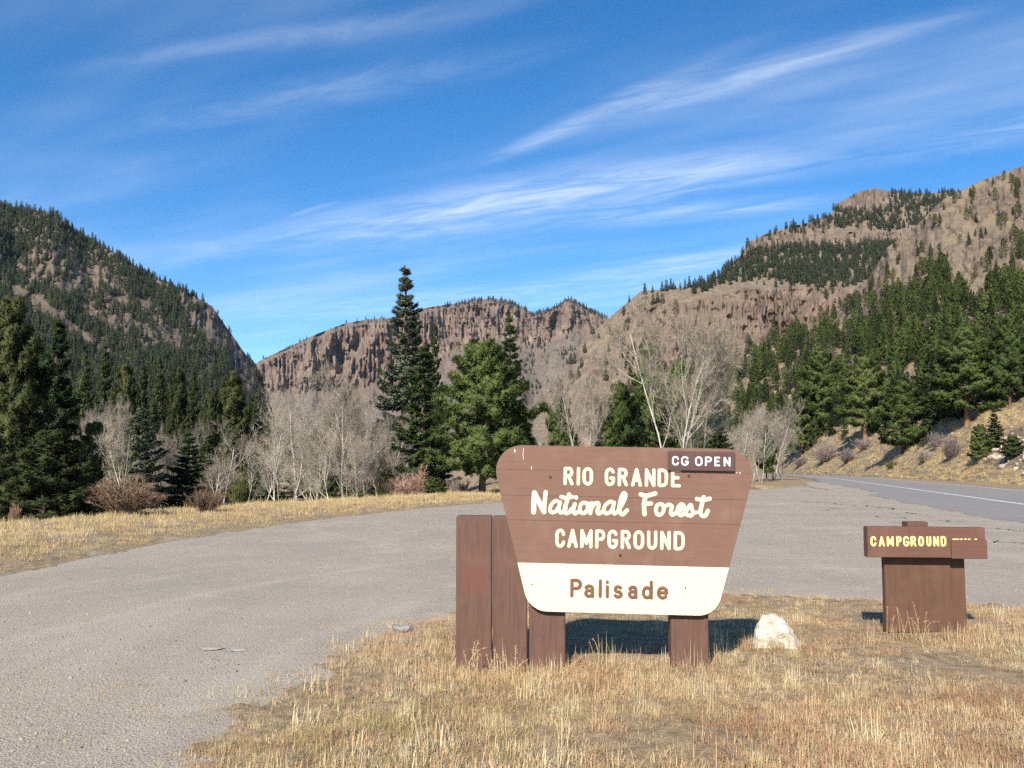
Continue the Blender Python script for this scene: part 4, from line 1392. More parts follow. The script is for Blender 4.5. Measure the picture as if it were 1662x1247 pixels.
# ------------------------------------------------------------------ the signs
def paint(name, base, dark, scale=(3, 3, 3), grain=(0.6, 6, 9), patch=None, rough=0.75, wear=0.35):
    """painted timber: brush and weather variation along the grain, fine cracks, faded spots"""
    m, t, b = material(name, rough, 0.3)
    o = objcoord(t)
    g = tnoise(t, mapping(t, o, grain), 6, 6, 0.65, 0.3)
    n = tnoise(t, o, 4.0, 5, 0.6)
    f = tnoise(t, o, 90, 3, 0.6)
    c = mixc(t, mrange(t, g, 0.30, 0.62, wear, 0.0), base, dark)
    lighter = tuple(min(1, v * 1.16 + 0.012) for v in base)
    c = mixc(t, mrange(t, n, 0.48, 0.72, 0, 0.6), c, lighter)
    c = mixc(t, mrange(t, f, 0.68, 0.75, 0, 0.35), c, tuple(min(1, v * 1.7 + 0.03) for v in base))
    st = tnoise(t, mapping(t, o, (14, 14, 0.8)), 1.6, 4, 0.6)
    c = mixc(t, mrange(t, st, 0.56, 0.72, 0, 0.35), c, dark)
    if patch:
        sp = N(t, 'ShaderNodeSeparateXYZ')
        t.links.new(o, sp.inputs[0])
        x0, x1, z0, z1, colr = patch
        wob = wnode('MULTIPLY', wnode('SUBTRACT', n, 0.5, tree=t), 0.05, tree=t)

        def edge(v, a, bb):
            v = wnode('ADD', v, wob, tree=t)
            return wnode('MULTIPLY', mrange(t, v, a - 0.006, a + 0.006), mrange(t, v, bb - 0.006, bb + 0.006, 1, 0), tree=t)
        k = wnode('MULTIPLY', edge(sp.outputs[0], x0, x1), edge(sp.outputs[2], z0, z1), tree=t)
        c = mixc(t, wnode('MULTIPLY', k, 0.55, tree=t), c, colr)
    t.links.new(c, b.inputs['Base Color'])
    h = wnode('ADD', g, wnode('MULTIPLY', f, 0.25, tree=t), tree=t)
    bump(t, b, h, 0.45, 0.002)
    return m


BROWN, BROWN_D = (0.235, 0.118, 0.075), (0.135, 0.068, 0.046)
M['sign_brown'] = paint('brown_sign_paint', (0.188, 0.103, 0.072), (0.145, 0.079, 0.055), wear=0.5)
M['post_brown'] = paint('brown_post_paint', (0.135, 0.07, 0.049), (0.07, 0.037, 0.027), grain=(7, 7, 0.5), wear=0.6)
M['post_patch'] = paint('brown_post_paint_with_red_patch', (0.135, 0.07, 0.049), (0.07, 0.037, 0.027), grain=(7, 7, 0.5), wear=0.6, patch=(-0.105, 0.095, 0.63, 0.83, (0.155, 0.058, 0.042)))
M['plaque_brown'] = paint('dark_plaque_paint', (0.10, 0.056, 0.046), (0.065, 0.037, 0.032))
M['box_brown'] = paint('weathered_brown_panel', (0.125, 0.063, 0.036), (0.078, 0.043, 0.027), grain=(4, 4, 0.5), wear=0.7)
M['board_brown'] = paint('reddish_board_paint', (0.145, 0.070, 0.049), (0.09, 0.045, 0.033))
M['cream'] = paint('cream_sign_paint', (0.71, 0.635, 0.44), (0.60, 0.525, 0.345), wear=0.4, rough=0.6)
M['letter'] = paint('cream_letter_paint', (0.71, 0.64, 0.425), (0.60, 0.525, 0.33), wear=0.35, rough=0.6)
M['letter_white'] = paint('white_letter_paint', (0.84, 0.83, 0.86), (0.70, 0.69, 0.72), wear=0.2, rough=0.6)
M['letter_yellow'] = paint('yellow_letter_paint', (0.80, 0.70, 0.26), (0.60, 0.50, 0.18), wear=0.4, rough=0.6)
M['letter_brown'] = paint('brown_letter_paint', (0.17, 0.085, 0.05), (0.12, 0.06, 0.036))
M['bolt'] = simple('rusty_bolt', [(0.3, (0.03, 0.02, 0.015)), (0.7, (0.10, 0.055, 0.04))], 30, 0.6)
M['dropping'] = simple('white_bird_dropping', [(0.3, (0.6, 0.58, 0.55)), (0.7, (0.8, 0.79, 0.76))], 40, 0.8, bmp=0)


def arc(cx, cy, rx, ry, a0, a1, n=10):
    a = np.radians(np.linspace(a0, a1, n))
    return [(cx + rx * math.cos(v), cy + ry * math.sin(v)) for v in a]


# letter skeletons in a unit box, as routed with a round bit
GL = {
    'R': [[(0, 0), (0, 1)], [(0, 1), (0.5, 1)] + arc(0.55, 0.76, 0.42, 0.24, 90, -90) + [(0, 0.52)], [(0.5, 0.52), (1, 0)]],
    'P': [[(0, 0), (0, 1)], [(0, 1), (0.5, 1)] + arc(0.55, 0.74, 0.45, 0.26, 90, -90) + [(0, 0.48)]],
    'I': [[(0.5, 0), (0.5, 1)]],
    'O': [arc(0.5, 0.7, 0.5, 0.3, 0, 180) + arc(0.5, 0.3, 0.5, 0.3, 180, 360) + [(1, 0.7)]],
    'G': [arc(0.5, 0.7, 0.5, 0.3, 25, 180) + arc(0.5, 0.3, 0.5, 0.3, 180, 360) + [(1, 0.42), (0.62, 0.42)]],
    'C': [arc(0.5, 0.7, 0.5, 0.3, 8, 180) + arc(0.5, 0.3, 0.5, 0.3, 180, 352)],
    'A': [[(0, 0), (0.5, 1), (1, 0)], [(0.17, 0.32), (0.83, 0.32)]],
    'N': [[(0, 0), (0, 1), (1, 0), (1, 1)]],
    'D': [[(0, 0), (0, 1), (0.4, 1)] + arc(0.45, 0.7, 0.55, 0.3, 90, 0) + arc(0.45, 0.3, 0.55, 0.3, 0, -90) + [(0, 0)]],
    'E': [[(1, 1), (0, 1), (0, 0), (1, 0)], [(0, 0.52), (0.82, 0.52)]],
    'M': [[(0, 0), (0, 1), (0.5, 0.22), (1, 1), (1, 0)]],
    'U': [[(0, 1), (0, 0.3)] + arc(0.5, 0.3, 0.5, 0.3, 180, 360) + [(1, 1)]],
    'a': [[(0.08, 0.55)] + arc(0.5, 0.46, 0.42, 0.2, 150, 10, 8) + [(0.92, 0.4), (0.92, 0)], arc(0.48, 0.185, 0.44, 0.185, 30, 330, 16), [(0.86, 0.29), (0.92, 0.33)], [(0.86, 0.09), (0.94, 0.02)]],
    'l': [[(0.5, 0), (0.5, 1)]],
    'i': [[(0.5, 0), (0.5, 0.64)], [(0.5, 0.93), (0.5, 0.945)]],
    's': [arc(0.5, 0.49, 0.46, 0.165, 35, 265, 12) + arc(0.5, 0.165, 0.5, 0.165, 80, -150, 12)],
    'd': [[(0.95, 0), (0.95, 1)], arc(0.46, 0.32, 0.46, 0.32, 0, 360, 20)],
    'e': [[(0.04, 0.34), (0.97, 0.34)] + arc(0.5, 0.33, 0.48, 0.32, 3, 318, 22)],
}


def stroke(mb, pts, w, y, lift):
    """a painted line of round-ended strokes, slightly domed, on the plane y (front faces -y)"""
    P = np.asarray(pts, float)
    keep = np.concatenate([[True], np.linalg.norm(np.diff(P, axis=0), axis=1) > w * 0.04])
    P = P[keep]
    if len(P) < 2:
        P = np.array([P[0], P[0] + [0, w * 0.05]])

    def disc(c):
        n = 14
        a = np.arange(n) * 2 * math.pi / n
        V = [(c[0], y - lift, c[1])] + [(c[0] + w / 2 * math.cos(t), y, c[1] + w / 2 * math.sin(t)) for t in a]
        mb.add(V, [(0, 1 + (k + 1) % n, 1 + k) for k in range(n)])
    for i in range(len(P) - 1):
        d = P[i + 1] - P[i]
        L = np.linalg.norm(d)
        nv = np.array([-d[1], d[0]]) / L * w / 2
        e = lift * (1 + 0.07 * (i % 3))
        a, b = P[i], P[i + 1]
        V = [(a[0] + nv[0], y, a[1] + nv[1]), (b[0] + nv[0], y, b[1] + nv[1]), (a[0], y - e, a[1]), (b[0], y - e, b[1]), (a[0] - nv[0], y, a[1] - nv[1]), (b[0] - nv[0], y, b[1] - nv[1])]
        mb.add(V, [(0, 1, 3), (0, 3, 2), (2, 3, 5), (2, 5, 4)])
    for c in P:
        disc(c)


def smooth_path(pts, n=7):
    P = np.asarray(pts, float)
    Q = np.concatenate([[2 * P[0] - P[1]], P, [2 * P[-1] - P[-2]]])
    out = []
    for i in range(1, len(Q) - 2):
        for t in np.linspace(0, 1, n, endpoint=False):
            a, b, c, d = Q[i - 1:i + 3]
            out.append(0.5 * (2 * b + (c - a) * t + (2 * a - 5 * b + 4 * c - d) * t * t + (3 * b - a - 3 * c + d) * t ** 3))
    return np.array(out + [P[-1]])


def words(name, text, boxes, z0, z1, w, y, mat, parent, label, skew=0.0):
    """letters fitted between the left and right edges in boxes; z0 baseline, z1 cap height"""
    mb = MB()
    for ch, (xa, xb) in zip(text, boxes):
        a, b = xa + w / 2, xb - w / 2
        if ch in 'Iil':
            a = b = (xa + xb) / 2
        for k, g in enumerate(GL[ch]):
            pts = [(a + (b - a) * gx_, z0 + w / 2 + (z1 - z0 - w) * gz_) for gx_, gz_ in g]
            stroke(mb, pts, w, y - 0.0004 * k, 0.0022)
    return obj(name, mb.me(name, [mat]), parent=parent, label=label)


SY = 7.55
SC = at(1011, 860, SY)                       # middle of the big sign's face
K = SY / FPX / ray(1011, 860)[1]             # metres per photograph pixel there
sign = obj('campground_sign', None, label='large brown and cream trapezoid sign reading RIO GRANDE National Forest CAMPGROUND Palisade', cat='sign', loc=(SC[0], SC[1], 0))
sign.rotation_euler = (0, 0, R(-3.0))
TILT = 0.0187
SZ = SC[2]


def su(px):
    return (px - 1011) * K


def sv(px, py):
    """height on the sign's face; the whole board hangs slightly low at its right end"""
    return SZ - (py - 860 - (px - 1011) * TILT) * K


def rounded(corners, radii, n=10):
    out = []
    m = len(corners)
    for i in range(m):
        p, a, b = np.array(corners[i]), np.array(corners[i - 1]), np.array(corners[(i + 1) % m])
        u, v = unit(a - p), unit(b - p)
        half = math.acos(np.clip(u @ v, -1, 1)) / 2
        r = radii[i]
        tl = r / math.tan(half)
        c = p + unit(u + v) * r / math.sin(half)
        s0, s1 = p + u * tl - c, p + v * tl - c
        a0, a1 = math.atan2(s0[1], s0[0]), math.atan2(s1[1], s1[0])
        while a1 - a0 > math.pi:
            a1 -= 2 * math.pi
        while a1 - a0 < -math.pi:
            a1 += 2 * math.pi
        out += [(c[0] + r * math.cos(t), c[1] + r * math.sin(t)) for t in np.linspace(a0, a1, n)]
    return out


def clip_band(poly, z0, z1):
    def half(P, z, keep_above):
        out = []
        for i in range(len(P)):
            a, b = P[i], P[(i + 1) % len(P)]
            ia, ib = (a[1] >= z) == keep_above, (b[1] >= z) == keep_above
            if ia:
                out.append(a)
            if ia != ib:
                t = (z - a[1]) / (b[1] - a[1])
                out.append((a[0] + t * (b[0] - a[0]), z))
        return out
    P = half(half(poly, z0, True), z1, False)
    Q = [P[0]]
    for p_ in P[1:]:
        if math.hypot(p_[0] - Q[-1][0], p_[1] - Q[-1][1]) > 0.002:
            Q.append(p_)
    return Q


board = obj('board', None, parent=sign)
board.rotation_euler = (0, math.atan(TILT), 0)
board.location = (0, 0, SZ)
outline = rounded([(-150 * K, -134 * K), (150 * K, -134 * K), (221 * K, 134 * K), (-221 * K, 134 * K)], [38 * K, 38 * K, 42 * K, 42 * K])
cuts = [-134, -56.5, 12, 52, 94, 134.2]
for i in range(5):
    lo, hi = cuts[i] * K + (0.0005 if i else -1), cuts[i + 1] * K - (0.0005 if i < 4 else -1)
    mb = MB()
    mb.prism(clip_band(outline, lo, hi), -0.0004 * (i % 3), 0.05, 0.0012)
    pl = obj('plank', mb.me('plank', [M['cream'] if i == 0 else M['sign_brown']]), parent=board)
    if i == 0:
        pl['label'] = 'cream painted bottom board of the sign'


def zx(v):                                    # measured on an enlargement of the sign's face
    return su(840 + v / 4.617)


def line_boxes(r):
    return [(zx(a), zx(b)) for a, b in r]


FY = -0.0035


def lv(py_at_centre):
    return (860 - py_at_centre) * K


words('lettering', 'RIO', line_boxes([(340, 416), (440, 464), (482, 562)]), lv(790.2), lv(760.0), 5.5 * K, FY, M['letter'], board, 'cream word RIO')
words('lettering', 'GRANDE', line_boxes([(650, 728), (747, 824), (847, 929), (950, 1030), (1045, 1123), (1145, 1219)]), lv(790.2), lv(760.0), 5.5 * K, FY, M['letter'], board, 'cream word GRANDE')
words('lettering', 'CAMPGROUND', line_boxes([(284, 359), (374, 454), (472, 564), (583, 659), (675, 753), (774, 850), (868, 949), (969, 1046), (1067, 1146), (1167, 1249)]), lv(891.3), lv(860.4), 5.4 * K, FY, M['letter'], board, 'cream word CAMPGROUND')
words('lettering', 'Palisade', line_boxes([(401, 489), (502, 585), (612, 637), (664, 690), (722, 793), (827, 906), (932, 1018), (1042, 1133)]), lv(970.2), lv(940.0), 5.4 * K, FY, M['letter_brown'], board, 'brown word Palisade on cream')
SCRIPT = [
    (36, [(118, 424), (119, 350), (122, 280)]), (36, [(122, 280), (160, 352), (197, 422)]), (30, [(197, 422), (201, 350), (207, 274)]),
    (27, [(314, 352), (284, 341), (252, 368), (242, 408), (258, 428), (288, 416), (310, 380)]), (27, [(318, 350), (308, 398), (320, 428), (345, 420), (360, 396)]),
    (30, [(384, 292), (364, 356), (352, 404), (362, 432), (388, 424), (404, 402)]), (30, [(326, 310), (362, 319), (406, 310)]),
    (30, [(428, 364), (416, 408), (430, 434), (456, 420)]), (30, [(436, 314), (437, 316)]),
    (28, [(512, 354), (482, 358), (466, 392), (474, 426), (502, 430), (524, 400), (522, 366), (512, 354)]), (24, [(520, 366), (548, 356)]),
    (29, [(556, 358), (548, 400), (544, 432)]), (28, [(548, 408), (574, 364), (602, 356), (606, 384), (596, 416), (608, 436), (638, 418)]),
    (27, [(718, 354), (690, 346), (656, 374), (646, 412), (664, 434), (694, 422), (716, 386)]), (28, [(722, 352), (712, 402), (724, 434), (748, 422)]),
    (30, [(748, 422), (788, 352), (806, 302), (794, 282), (778, 310), (764, 370), (766, 422), (788, 440), (818, 410)]),
    (32, [(920, 290), (958, 302), (1028, 284)]), (32, [(956, 302), (946, 370), (950, 438)]), (30, [(942, 364), (998, 358)]),
    (28, [(1074, 362), (1044, 372), (1034, 408), (1046, 440), (1072, 440), (1092, 408), (1088, 374), (1074, 362)]), (24, [(1086, 376), (1112, 376)]),
    (28, [(1112, 376), (1128, 366), (1154, 380), (1144, 420), (1156, 442), (1180, 430)]),
    (28, [(1180, 428), (1226, 402), (1240, 376), (1222, 364), (1200, 388), (1196, 424), (1220, 446), (1252, 426)]),
    (28, [(1252, 426), (1290, 368), (1300, 396), (1310, 426), (1294, 448), (1266, 442)]), (24, [(1306, 430), (1340, 424)]),
    (30, [(1388, 310), (1372, 380), (1364, 424), (1380, 450), (1404, 444), (1420, 412)]), (30, [(1338, 324), (1382, 331), (1434, 322)]),
]
for word in ('National', 'Forest'):
  mb = MB()
  for w, pts_ in SCRIPT:
    if (pts_[0][0] > 860) != (word == 'Forest'):
        continue
    q = [(zx(a), (860 - (740 + b / 4.617 - (840 + a / 4.617 - 1011) * TILT)) * K) for a, b in pts_]
    stroke(mb, smooth_path(q) if len(q) > 2 else q, w / 4.617 * K * 1.05, FY - 0.0003 * (len(mb.V) % 5), 0.0022)
  obj('lettering', mb.me('lettering', [M['letter']]), parent=board, label='cream brush-script word ' + word)
for bx_, by_ in ((892, 775), (1117, 773), (1007, 901), (1112, 952), (865, 948)):
    mb = MB()
    r_ = 0.011 if by_ < 905 else 0.006
    n_ = 10
    a_ = np.arange(n_) * 2 * math.pi / n_
    c_ = (su(bx_), (860 - (by_ - (bx_ - 1011) * TILT)) * K)
    mb.prism([(c_[0] + r_ * math.cos(t), c_[1] + r_ * math.sin(t)) for t in a_], -0.006, 0.001, 0.001)
    obj('bolt', mb.me('bolt', [M['bolt']]), parent=board)
for bx_, y0_, y1_, w_ in ((833, 730, 734, 1.5), (847, 728, 746, 0.9), (861, 758, 762, 1.2), (1199, 768, 768.6, 1.4), (1194, 767.5, 768, 1.1)):
    s_ = [(su(bx_ + 0.6 * math.sin(k * 2)), (860 - (y0_ + (y1_ - y0_) * k / 4 - (bx_ - 1011) * TILT)) * K) for k in range(5)]
    mb = MB()
    stroke(mb, s_, w_ * K, -0.0022, 0.0012)
    obj('bird_dropping', mb.me('bird_dropping', [M['dropping']]), parent=board)

# small plaque screwed over the top right corner
plq = MB()
plq.box((su(1083), -0.028, (860 - 762.3) * K), (su(1190), -0.004, (860 - 731.0) * K), 0.002)
pq = obj('plaque', plq.me('plaque', [M['plaque_brown']]), parent=sign, label='dark brown plaque reading CG OPEN', loc=(0, 0, SZ))
pq.rotation_euler = (0, math.atan(TILT), 0)
zz1 = lambda v: su(720 + v / 2.9)
words('lettering', 'CGOPEN', [(zz1(a), zz1(b)) for a, b in ((1070, 1102), (1113, 1148), (1178, 1212), (1224, 1256), (1268, 1294), (1311, 1342))], lv(754.7), lv(739.4), 2.7 * K, -0.0295, M['letter_white'], pq, None)
mb = MB()
mb.box((su(862), 0.052, 112 * K), (su(1160), 0.09, 124 * K), 0.002)
obj('back_rail', mb.me('back_rail', [M['post_brown']]), parent=board)


def post(name, x0, x1, top, y0, y1, zb, mat, parent, label=None, cat=None, loc=None):
    """squared timber with softened edges and a slightly sloping top, drying cracks on its face"""
    mb = MB()
    w = x1 - x0
    mb.box((-w / 2, 0, zb), (w / 2, y1 - y0, top), 0.008)
    o = obj(name, mb.me(name, [mat]), parent=parent, label=label, cat=cat, loc=((x0 + x1) / 2, y0, 0))
    cr = np.random.default_rng(int(abs(x0) * 1000))
    for k in range(2):
        cx_ = cr.uniform(-0.3, 0.3) * w
        z_ = cr.uniform(0.25, 0.8) * top
        L_ = cr.uniform(0.12, 0.3)
        q = [(cx_ + cr.normal(0, 0.004), z_ + L_ * s) for s in np.linspace(0, 1, 7)]
        m2 = MB()
        n_ = len(q)
        wd = 0.0013 * np.sin(np.linspace(0.1, 3.04, n_))
        V = [(a - d_, -0.0012, b) for (a, b), d_ in zip(q, wd)] + [(a + d_, -0.0012, b) for (a, b), d_ in zip(q, wd)]
        m2.add(V, [(i, i + n_, i + 1 + n_, i + 1) for i in range(n_ - 1)])
        obj('crack', m2.me('crack', [M['bolt']]), parent=o)
    return o


PT = 0.20
post('post', su(858), su(917), SZ - 0.3, 0.056, 0.056 + PT, -0.35, M['post_brown'], sign)
post('post', su(1087), su(1148), SZ - 0.3, 0.056, 0.056 + PT, -0.35, M['post_brown'], sign)
TOPZ = at(770, 838, SY + 0.06)[2]
x1_, x2_, x3_ = at(740, 950, SY + 0.05)[0], at(799, 950, SY + 0.05)[0], at(856.5, 950, SY + 0.05)[0]
pa = post('timber_post', x1_, x2_ - 0.004, TOPZ, SY + 0.050, SY + 0.26, -0.4, M['post_patch'], None, 'outer brown timber post with reddish repainted square, left of the sign', 'post')
pb = post('timber_post', x2_ + 0.002, x3_ - 0.004, TOPZ - 0.004, SY + 0.074, SY + 0.28, -0.4, M['post_brown'], None, 'brown timber post squeezed between the outer post and the sign', 'post')

# the campground-full board farther right
BY = 8.95
KB = BY / FPX / ray(1500, 960)[1]
bc = at(1500, 960, BY)
bd = obj('notice_board', None, label='short brown board reading CAMPGROUND with a covered second word', cat='sign', loc=(bc[0], bc[1] + 0.15, 0))
bz = lambda py: bc[2] - (py - 960) * KB
bx = lambda px: (px - 1500) * KB


def piece(name, x0, x1, y0, y1, py_top, py_bot, mat, bev=0.004, label=None, parent=None):
    mb = MB()
    mb.box((bx(x0), y0, bz(py_bot)), (bx(x1), y1, bz(py_top)), bev)
    return obj(name, mb.me(name, [mat]), parent=parent or bd, label=label)


piece('post', 1490, 1524, 0.03, 0.17, 850, 1090, M['post_brown'])
piece('panel', 1444, 1576, -0.045, 0.028, 904, 1028, M['box_brown'])
cb_ = piece('crossboard', 1409, 1601, -0.155, -0.05, 856.5, 906, M['board_brown'])
cb_.rotation_euler = (0, R(0.5), 0)
piece('cover_board', 1545, 1603, -0.180, -0.156, 877.5, 907.5, M['board_brown'], label='patch board nailed over the second word')
z2 = lambda v: bx(1360 + v / 4.157)
words('lettering', 'CAMPGROUND', [(z2(a), z2(b)) for a, b in ((229, 269), (284, 326), (339, 386), (404, 441), (450, 493), (500, 539), (552, 591), (607, 641), (654, 693), (704, 743))], bz(888.0), bz(871.3), 3.3 * KB, -0.1565, M['letter_yellow'], bd, 'yellow word CAMPGROUND')
mb = MB()
for a, b in ((787, 826), (838, 850), (866, 880), (893, 903), (936, 948)):
    stroke(mb, [(z2(a), bz(876.3)), (z2(b), bz(876.3))], 2.0 * KB, -0.1565, 0.002)
obj('lettering', mb.me('lettering', [M['letter_yellow']]), parent=bd, label='tops of covered yellow letters')


# white boulder
def rock_mesh(name, seed, dims, mat, sub=3, rough=0.22, cuts=7):
    import bmesh
    rg_ = np.random.default_rng(seed)
    bm = bmesh.new()
    bmesh.ops.create_icosphere(bm, subdivisions=sub, radius=1)
    pl = [(unit(rg_.normal(size=3)), rg_.uniform(0.55, 0.85)) for _ in range(cuts)]
    for v in bm.verts:
        p_ = np.array(v.co)
        for n_, d_ in pl:
            k = p_ @ n_ - d_
            if k > 0:
                p_ = p_ - n_ * k * 0.95
        q = p_ * (1 + rough * 0.25 * float(fbm(p_[0] * 3 + seed, p_[1] * 3 + p_[2] * 2, 3, seed)))
        v.co = q * np.array(dims)
    me = bpy.data.meshes.new(name)
    bm.to_mesh(me)
    bm.free()
    me.materials.append(mat)
    return me


M['white_rock'] = simple('white_limestone', [(0.30, (0.30, 0.25, 0.19)), (0.40, (0.44, 0.385, 0.30)), (0.50, (0.58, 0.52, 0.43)), (0.75, (0.66, 0.61, 0.52))], 9, 0.9, bmp=0.8, bd=0.03)
M['pebble'] = simple('gravel_stones', [(0.3, (0.15, 0.13, 0.11)), (0.5, (0.27, 0.235, 0.195)), (0.7, (0.38, 0.335, 0.285))], 3.0, 0.9, bmp=0, coord='pos')
M['rubble'] = simple('rubble_rock', [(0.3, (0.25, 0.18, 0.14)), (0.5, (0.42, 0.32, 0.26)), (0.7, (0.56, 0.46, 0.38))], 1.5, 0.9, bmp=0.6, bd=0.05, coord='pos')
M['pale_stone'] = simple('pale_stone', [(0.3, (0.30, 0.27, 0.225)), (0.7, (0.46, 0.41, 0.35))], 12, 0.9, bmp=0.5, bd=0.02)
M['grey_rock'] = simple('grey_rock', [(0.3, (0.16, 0.15, 0.14)), (0.7, (0.32, 0.3, 0.28))], 6, 0.9, bmp=0.6, bd=0.03)


def boulder():
    """upright pale block: broad flat front, pointed top leaning left"""
    prof = [(-0.165, 0.0), (-0.155, 0.12), (-0.125, 0.24), (-0.075, 0.325), (0.0, 0.335), (0.07, 0.30), (0.125, 0.235), (0.16, 0.12), (0.185, 0.0)]
    rg_ = np.random.default_rng(4)
    V, Fq = [], []
    depth = [(-0.12, 0.90, 0.0), (-0.10, 1.0, 0.01), (0.0, 1.06, 0.015), (0.12, 0.97, -0.02), (0.20, 0.70, -0.08)]
    rowsn = 9
    for y, s, dz in depth:
        for x, z in prof:
            V.append((x * s + rg_.normal(0, 0.006) + 0.02 * (y > 0), y + 0.10 * (z / 0.33) * (y < 0.05) * 0.5 + rg_.normal(0, 0.006), max(z * (1 + dz * 2) + rg_.normal(0, 0.006), 0) - 0.12 * (z == 0)))
    n = len(prof)
    for r in range(len(depth) - 1):
        for c in range(n - 1):
            a = r * n + c
            Fq.append((a, a + n, a + n + 1, a + 1))
    mb = MB()
    mb.add(V, Fq)
    front = list(range(n))
    mb.F.setdefault(n, []).append(np.array([front]))
    mb.F[n].append(np.array([[(len(depth) - 1) * n + k for k in front[::-1]]]))
    me = mb.me('white_boulder', [M['white_rock']])
    return me


bp_ = on_ground(1256, 1064)
bo = obj('boulder', boulder(), label='pale white boulder in the grass just right of the sign', cat='rock', loc=(bp_[0], bp_[1], 0.0))
bo.rotation_euler = (0, 0, R(-14))
bo.scale = (1.10, 1.1, 1.0)
md = bo.modifiers.new('soften', 'SUBSURF')
md.subdivision_type = 'SIMPLE'
md.levels = md.render_levels = 3
tx = bpy.data.textures.new('rock_relief', 'CLOUDS')
tx.noise_scale = 0.09
md = bo.modifiers.new('relief', 'DISPLACE')
md.texture = tx
md.strength = 0.06
ro = obj('rock', rock_mesh('rock', 8, (0.11, 0.09, 0.075), M['grey_rock'], 3, 1.2, 12), label='dark flat rock at the edge of the grass left of the posts', cat='rock', loc=(*on_ground(652, 1026), 0.02))
for k, (x_, y_, s_, lab) in enumerate([(343, 1054, 0.11, 'left of two pale flat stones lying on the gravel'), (386, 1056, 0.10, 'right of two pale flat stones lying on the gravel')]):
    obj('stone', rock_mesh('stone', 20 + k, (s_, s_ * 0.9, 0.009), M['pale_stone'], 3, 1.6, 14), label=lab, cat='stone', loc=(*on_ground(x_, y_), 0.006))

# ------------------------------------------------------------------ grass, pebbles, rubble
def tuft(seed, n, h, spread, lean, w, heads=0.0):
    rg_ = np.random.default_rng(seed)
    Vs, Fs, Ts = [], [], []
    k = 0
    for i in range(n):
        az, r = rg_.random() * 6.283, spread * math.sqrt(rg_.random())
        p0 = np.array([math.cos(az) * r, math.sin(az) * r, -0.01])
        d = rg_.random() * 6.283
        L = h * rg_.uniform(0.45, 1.1)
        ln = abs(rg_.normal(0, lean))
        dv = np.array([math.cos(d), math.sin(d), 0])
        sd_ = np.array([-dv[1], dv[0], 0])
        c1 = p0 + dv * L * ln * 0.35 + np.array([0, 0, L * 0.55 * max(0.25, 1 - ln * 0.3)])
        c2 = p0 + dv * L * ln + np.array([0, 0, L * max(0.12, 1 - ln * 0.75)])
        ww = w * rg_.uniform(0.6, 1.3)
        Vs += [p0 - sd_ * ww / 2, p0 + sd_ * ww / 2, c1 - sd_ * ww * 0.4, c1 + sd_ * ww * 0.4, c2]
        Fs += [(k, k + 1, k + 3), (k, k + 3, k + 2), (k + 2, k + 3, k + 4)]
        Ts += [rg_.random()] * 5
        k += 5
        if rg_.random() < heads:
            for q in range(7):
                e = c2 + rg_.normal(0, 1, 3) * np.array([0.012, 0.012, 0.03]) * h * 3
                g = rg_.normal(0, 1, 3) * 0.012 * h * 4
                Vs += [e, e + g, e + np.array([g[1], -g[0], 0.02 * h])]
                Fs += [(k, k + 1, k + 2)]
                Ts += [0.8] * 3
                k += 3
    return np.array(Vs), np.array(Fs), np.array(Ts)


def grass_material(name, stops):
    m = leaf_material(name, stops, 0.28)
    t = m.node_tree
    rmp = [n for n in t.nodes if n.type == 'VALTORGB'][0]
    p = position(t)
    n1 = tnoise(t, p, 1.3, 4, 0.6)
    f = [l for l in t.links if l.to_node == rmp][0].from_socket
    k = wnode('ADD', wnode('MULTIPLY', f, 0.6, tree=t), wnode('MULTIPLY', mrange(t, n1, 0.3, 0.7), 0.4, tree=t), tree=t)
    t.links.new(k, rmp.inputs[0])
    return m


M['straw'] = grass_material('straw_grass', [(0.0, (0.33, 0.205, 0.105)), (0.3, (0.53, 0.365, 0.19)), (0.6, (0.68, 0.505, 0.285)), (1.0, (0.79, 0.64, 0.41))])
M['gold'] = grass_material('golden_grass', [(0.0, (0.42, 0.28, 0.13)), (0.4, (0.60, 0.44, 0.21)), (0.75, (0.71, 0.55, 0.29)), (1.0, (0.78, 0.65, 0.40))])
M['grey'] = grass_material('grey_dead_grass', [(0.0, (0.28, 0.22, 0.16)), (0.5, (0.44, 0.365, 0.275)), (1.0, (0.58, 0.50, 0.40))])
M['pale'] = grass_material('pale_straw_grass', [(0.0, (0.52, 0.39, 0.2)), (0.5, (0.70, 0.57, 0.32)), (1.0, (0.80, 0.70, 0.46))])
M['rust'] = grass_material('rusty_grass', [(0.0, (0.32, 0.16, 0.09)), (0.5, (0.52, 0.31, 0.175)), (1.0, (0.64, 0.46, 0.27))])
M['green'] = grass_material('greenish_grass', [(0.0, (0.20, 0.18, 0.06)), (0.5, (0.36, 0.31, 0.11)), (1.0, (0.52, 0.43, 0.18))])


def tufts(base, specs):
    out = []
    for i, (n, h, sp, ln, w, hd, mt) in enumerate(specs):
        V, F, T = tuft(base + i, n, h, sp, ln, w, hd)
        out.append(mesh('grass_tuft_%d_%d' % (base, i), V, F, [M[mt]], False, {'tint': T}))
    return out


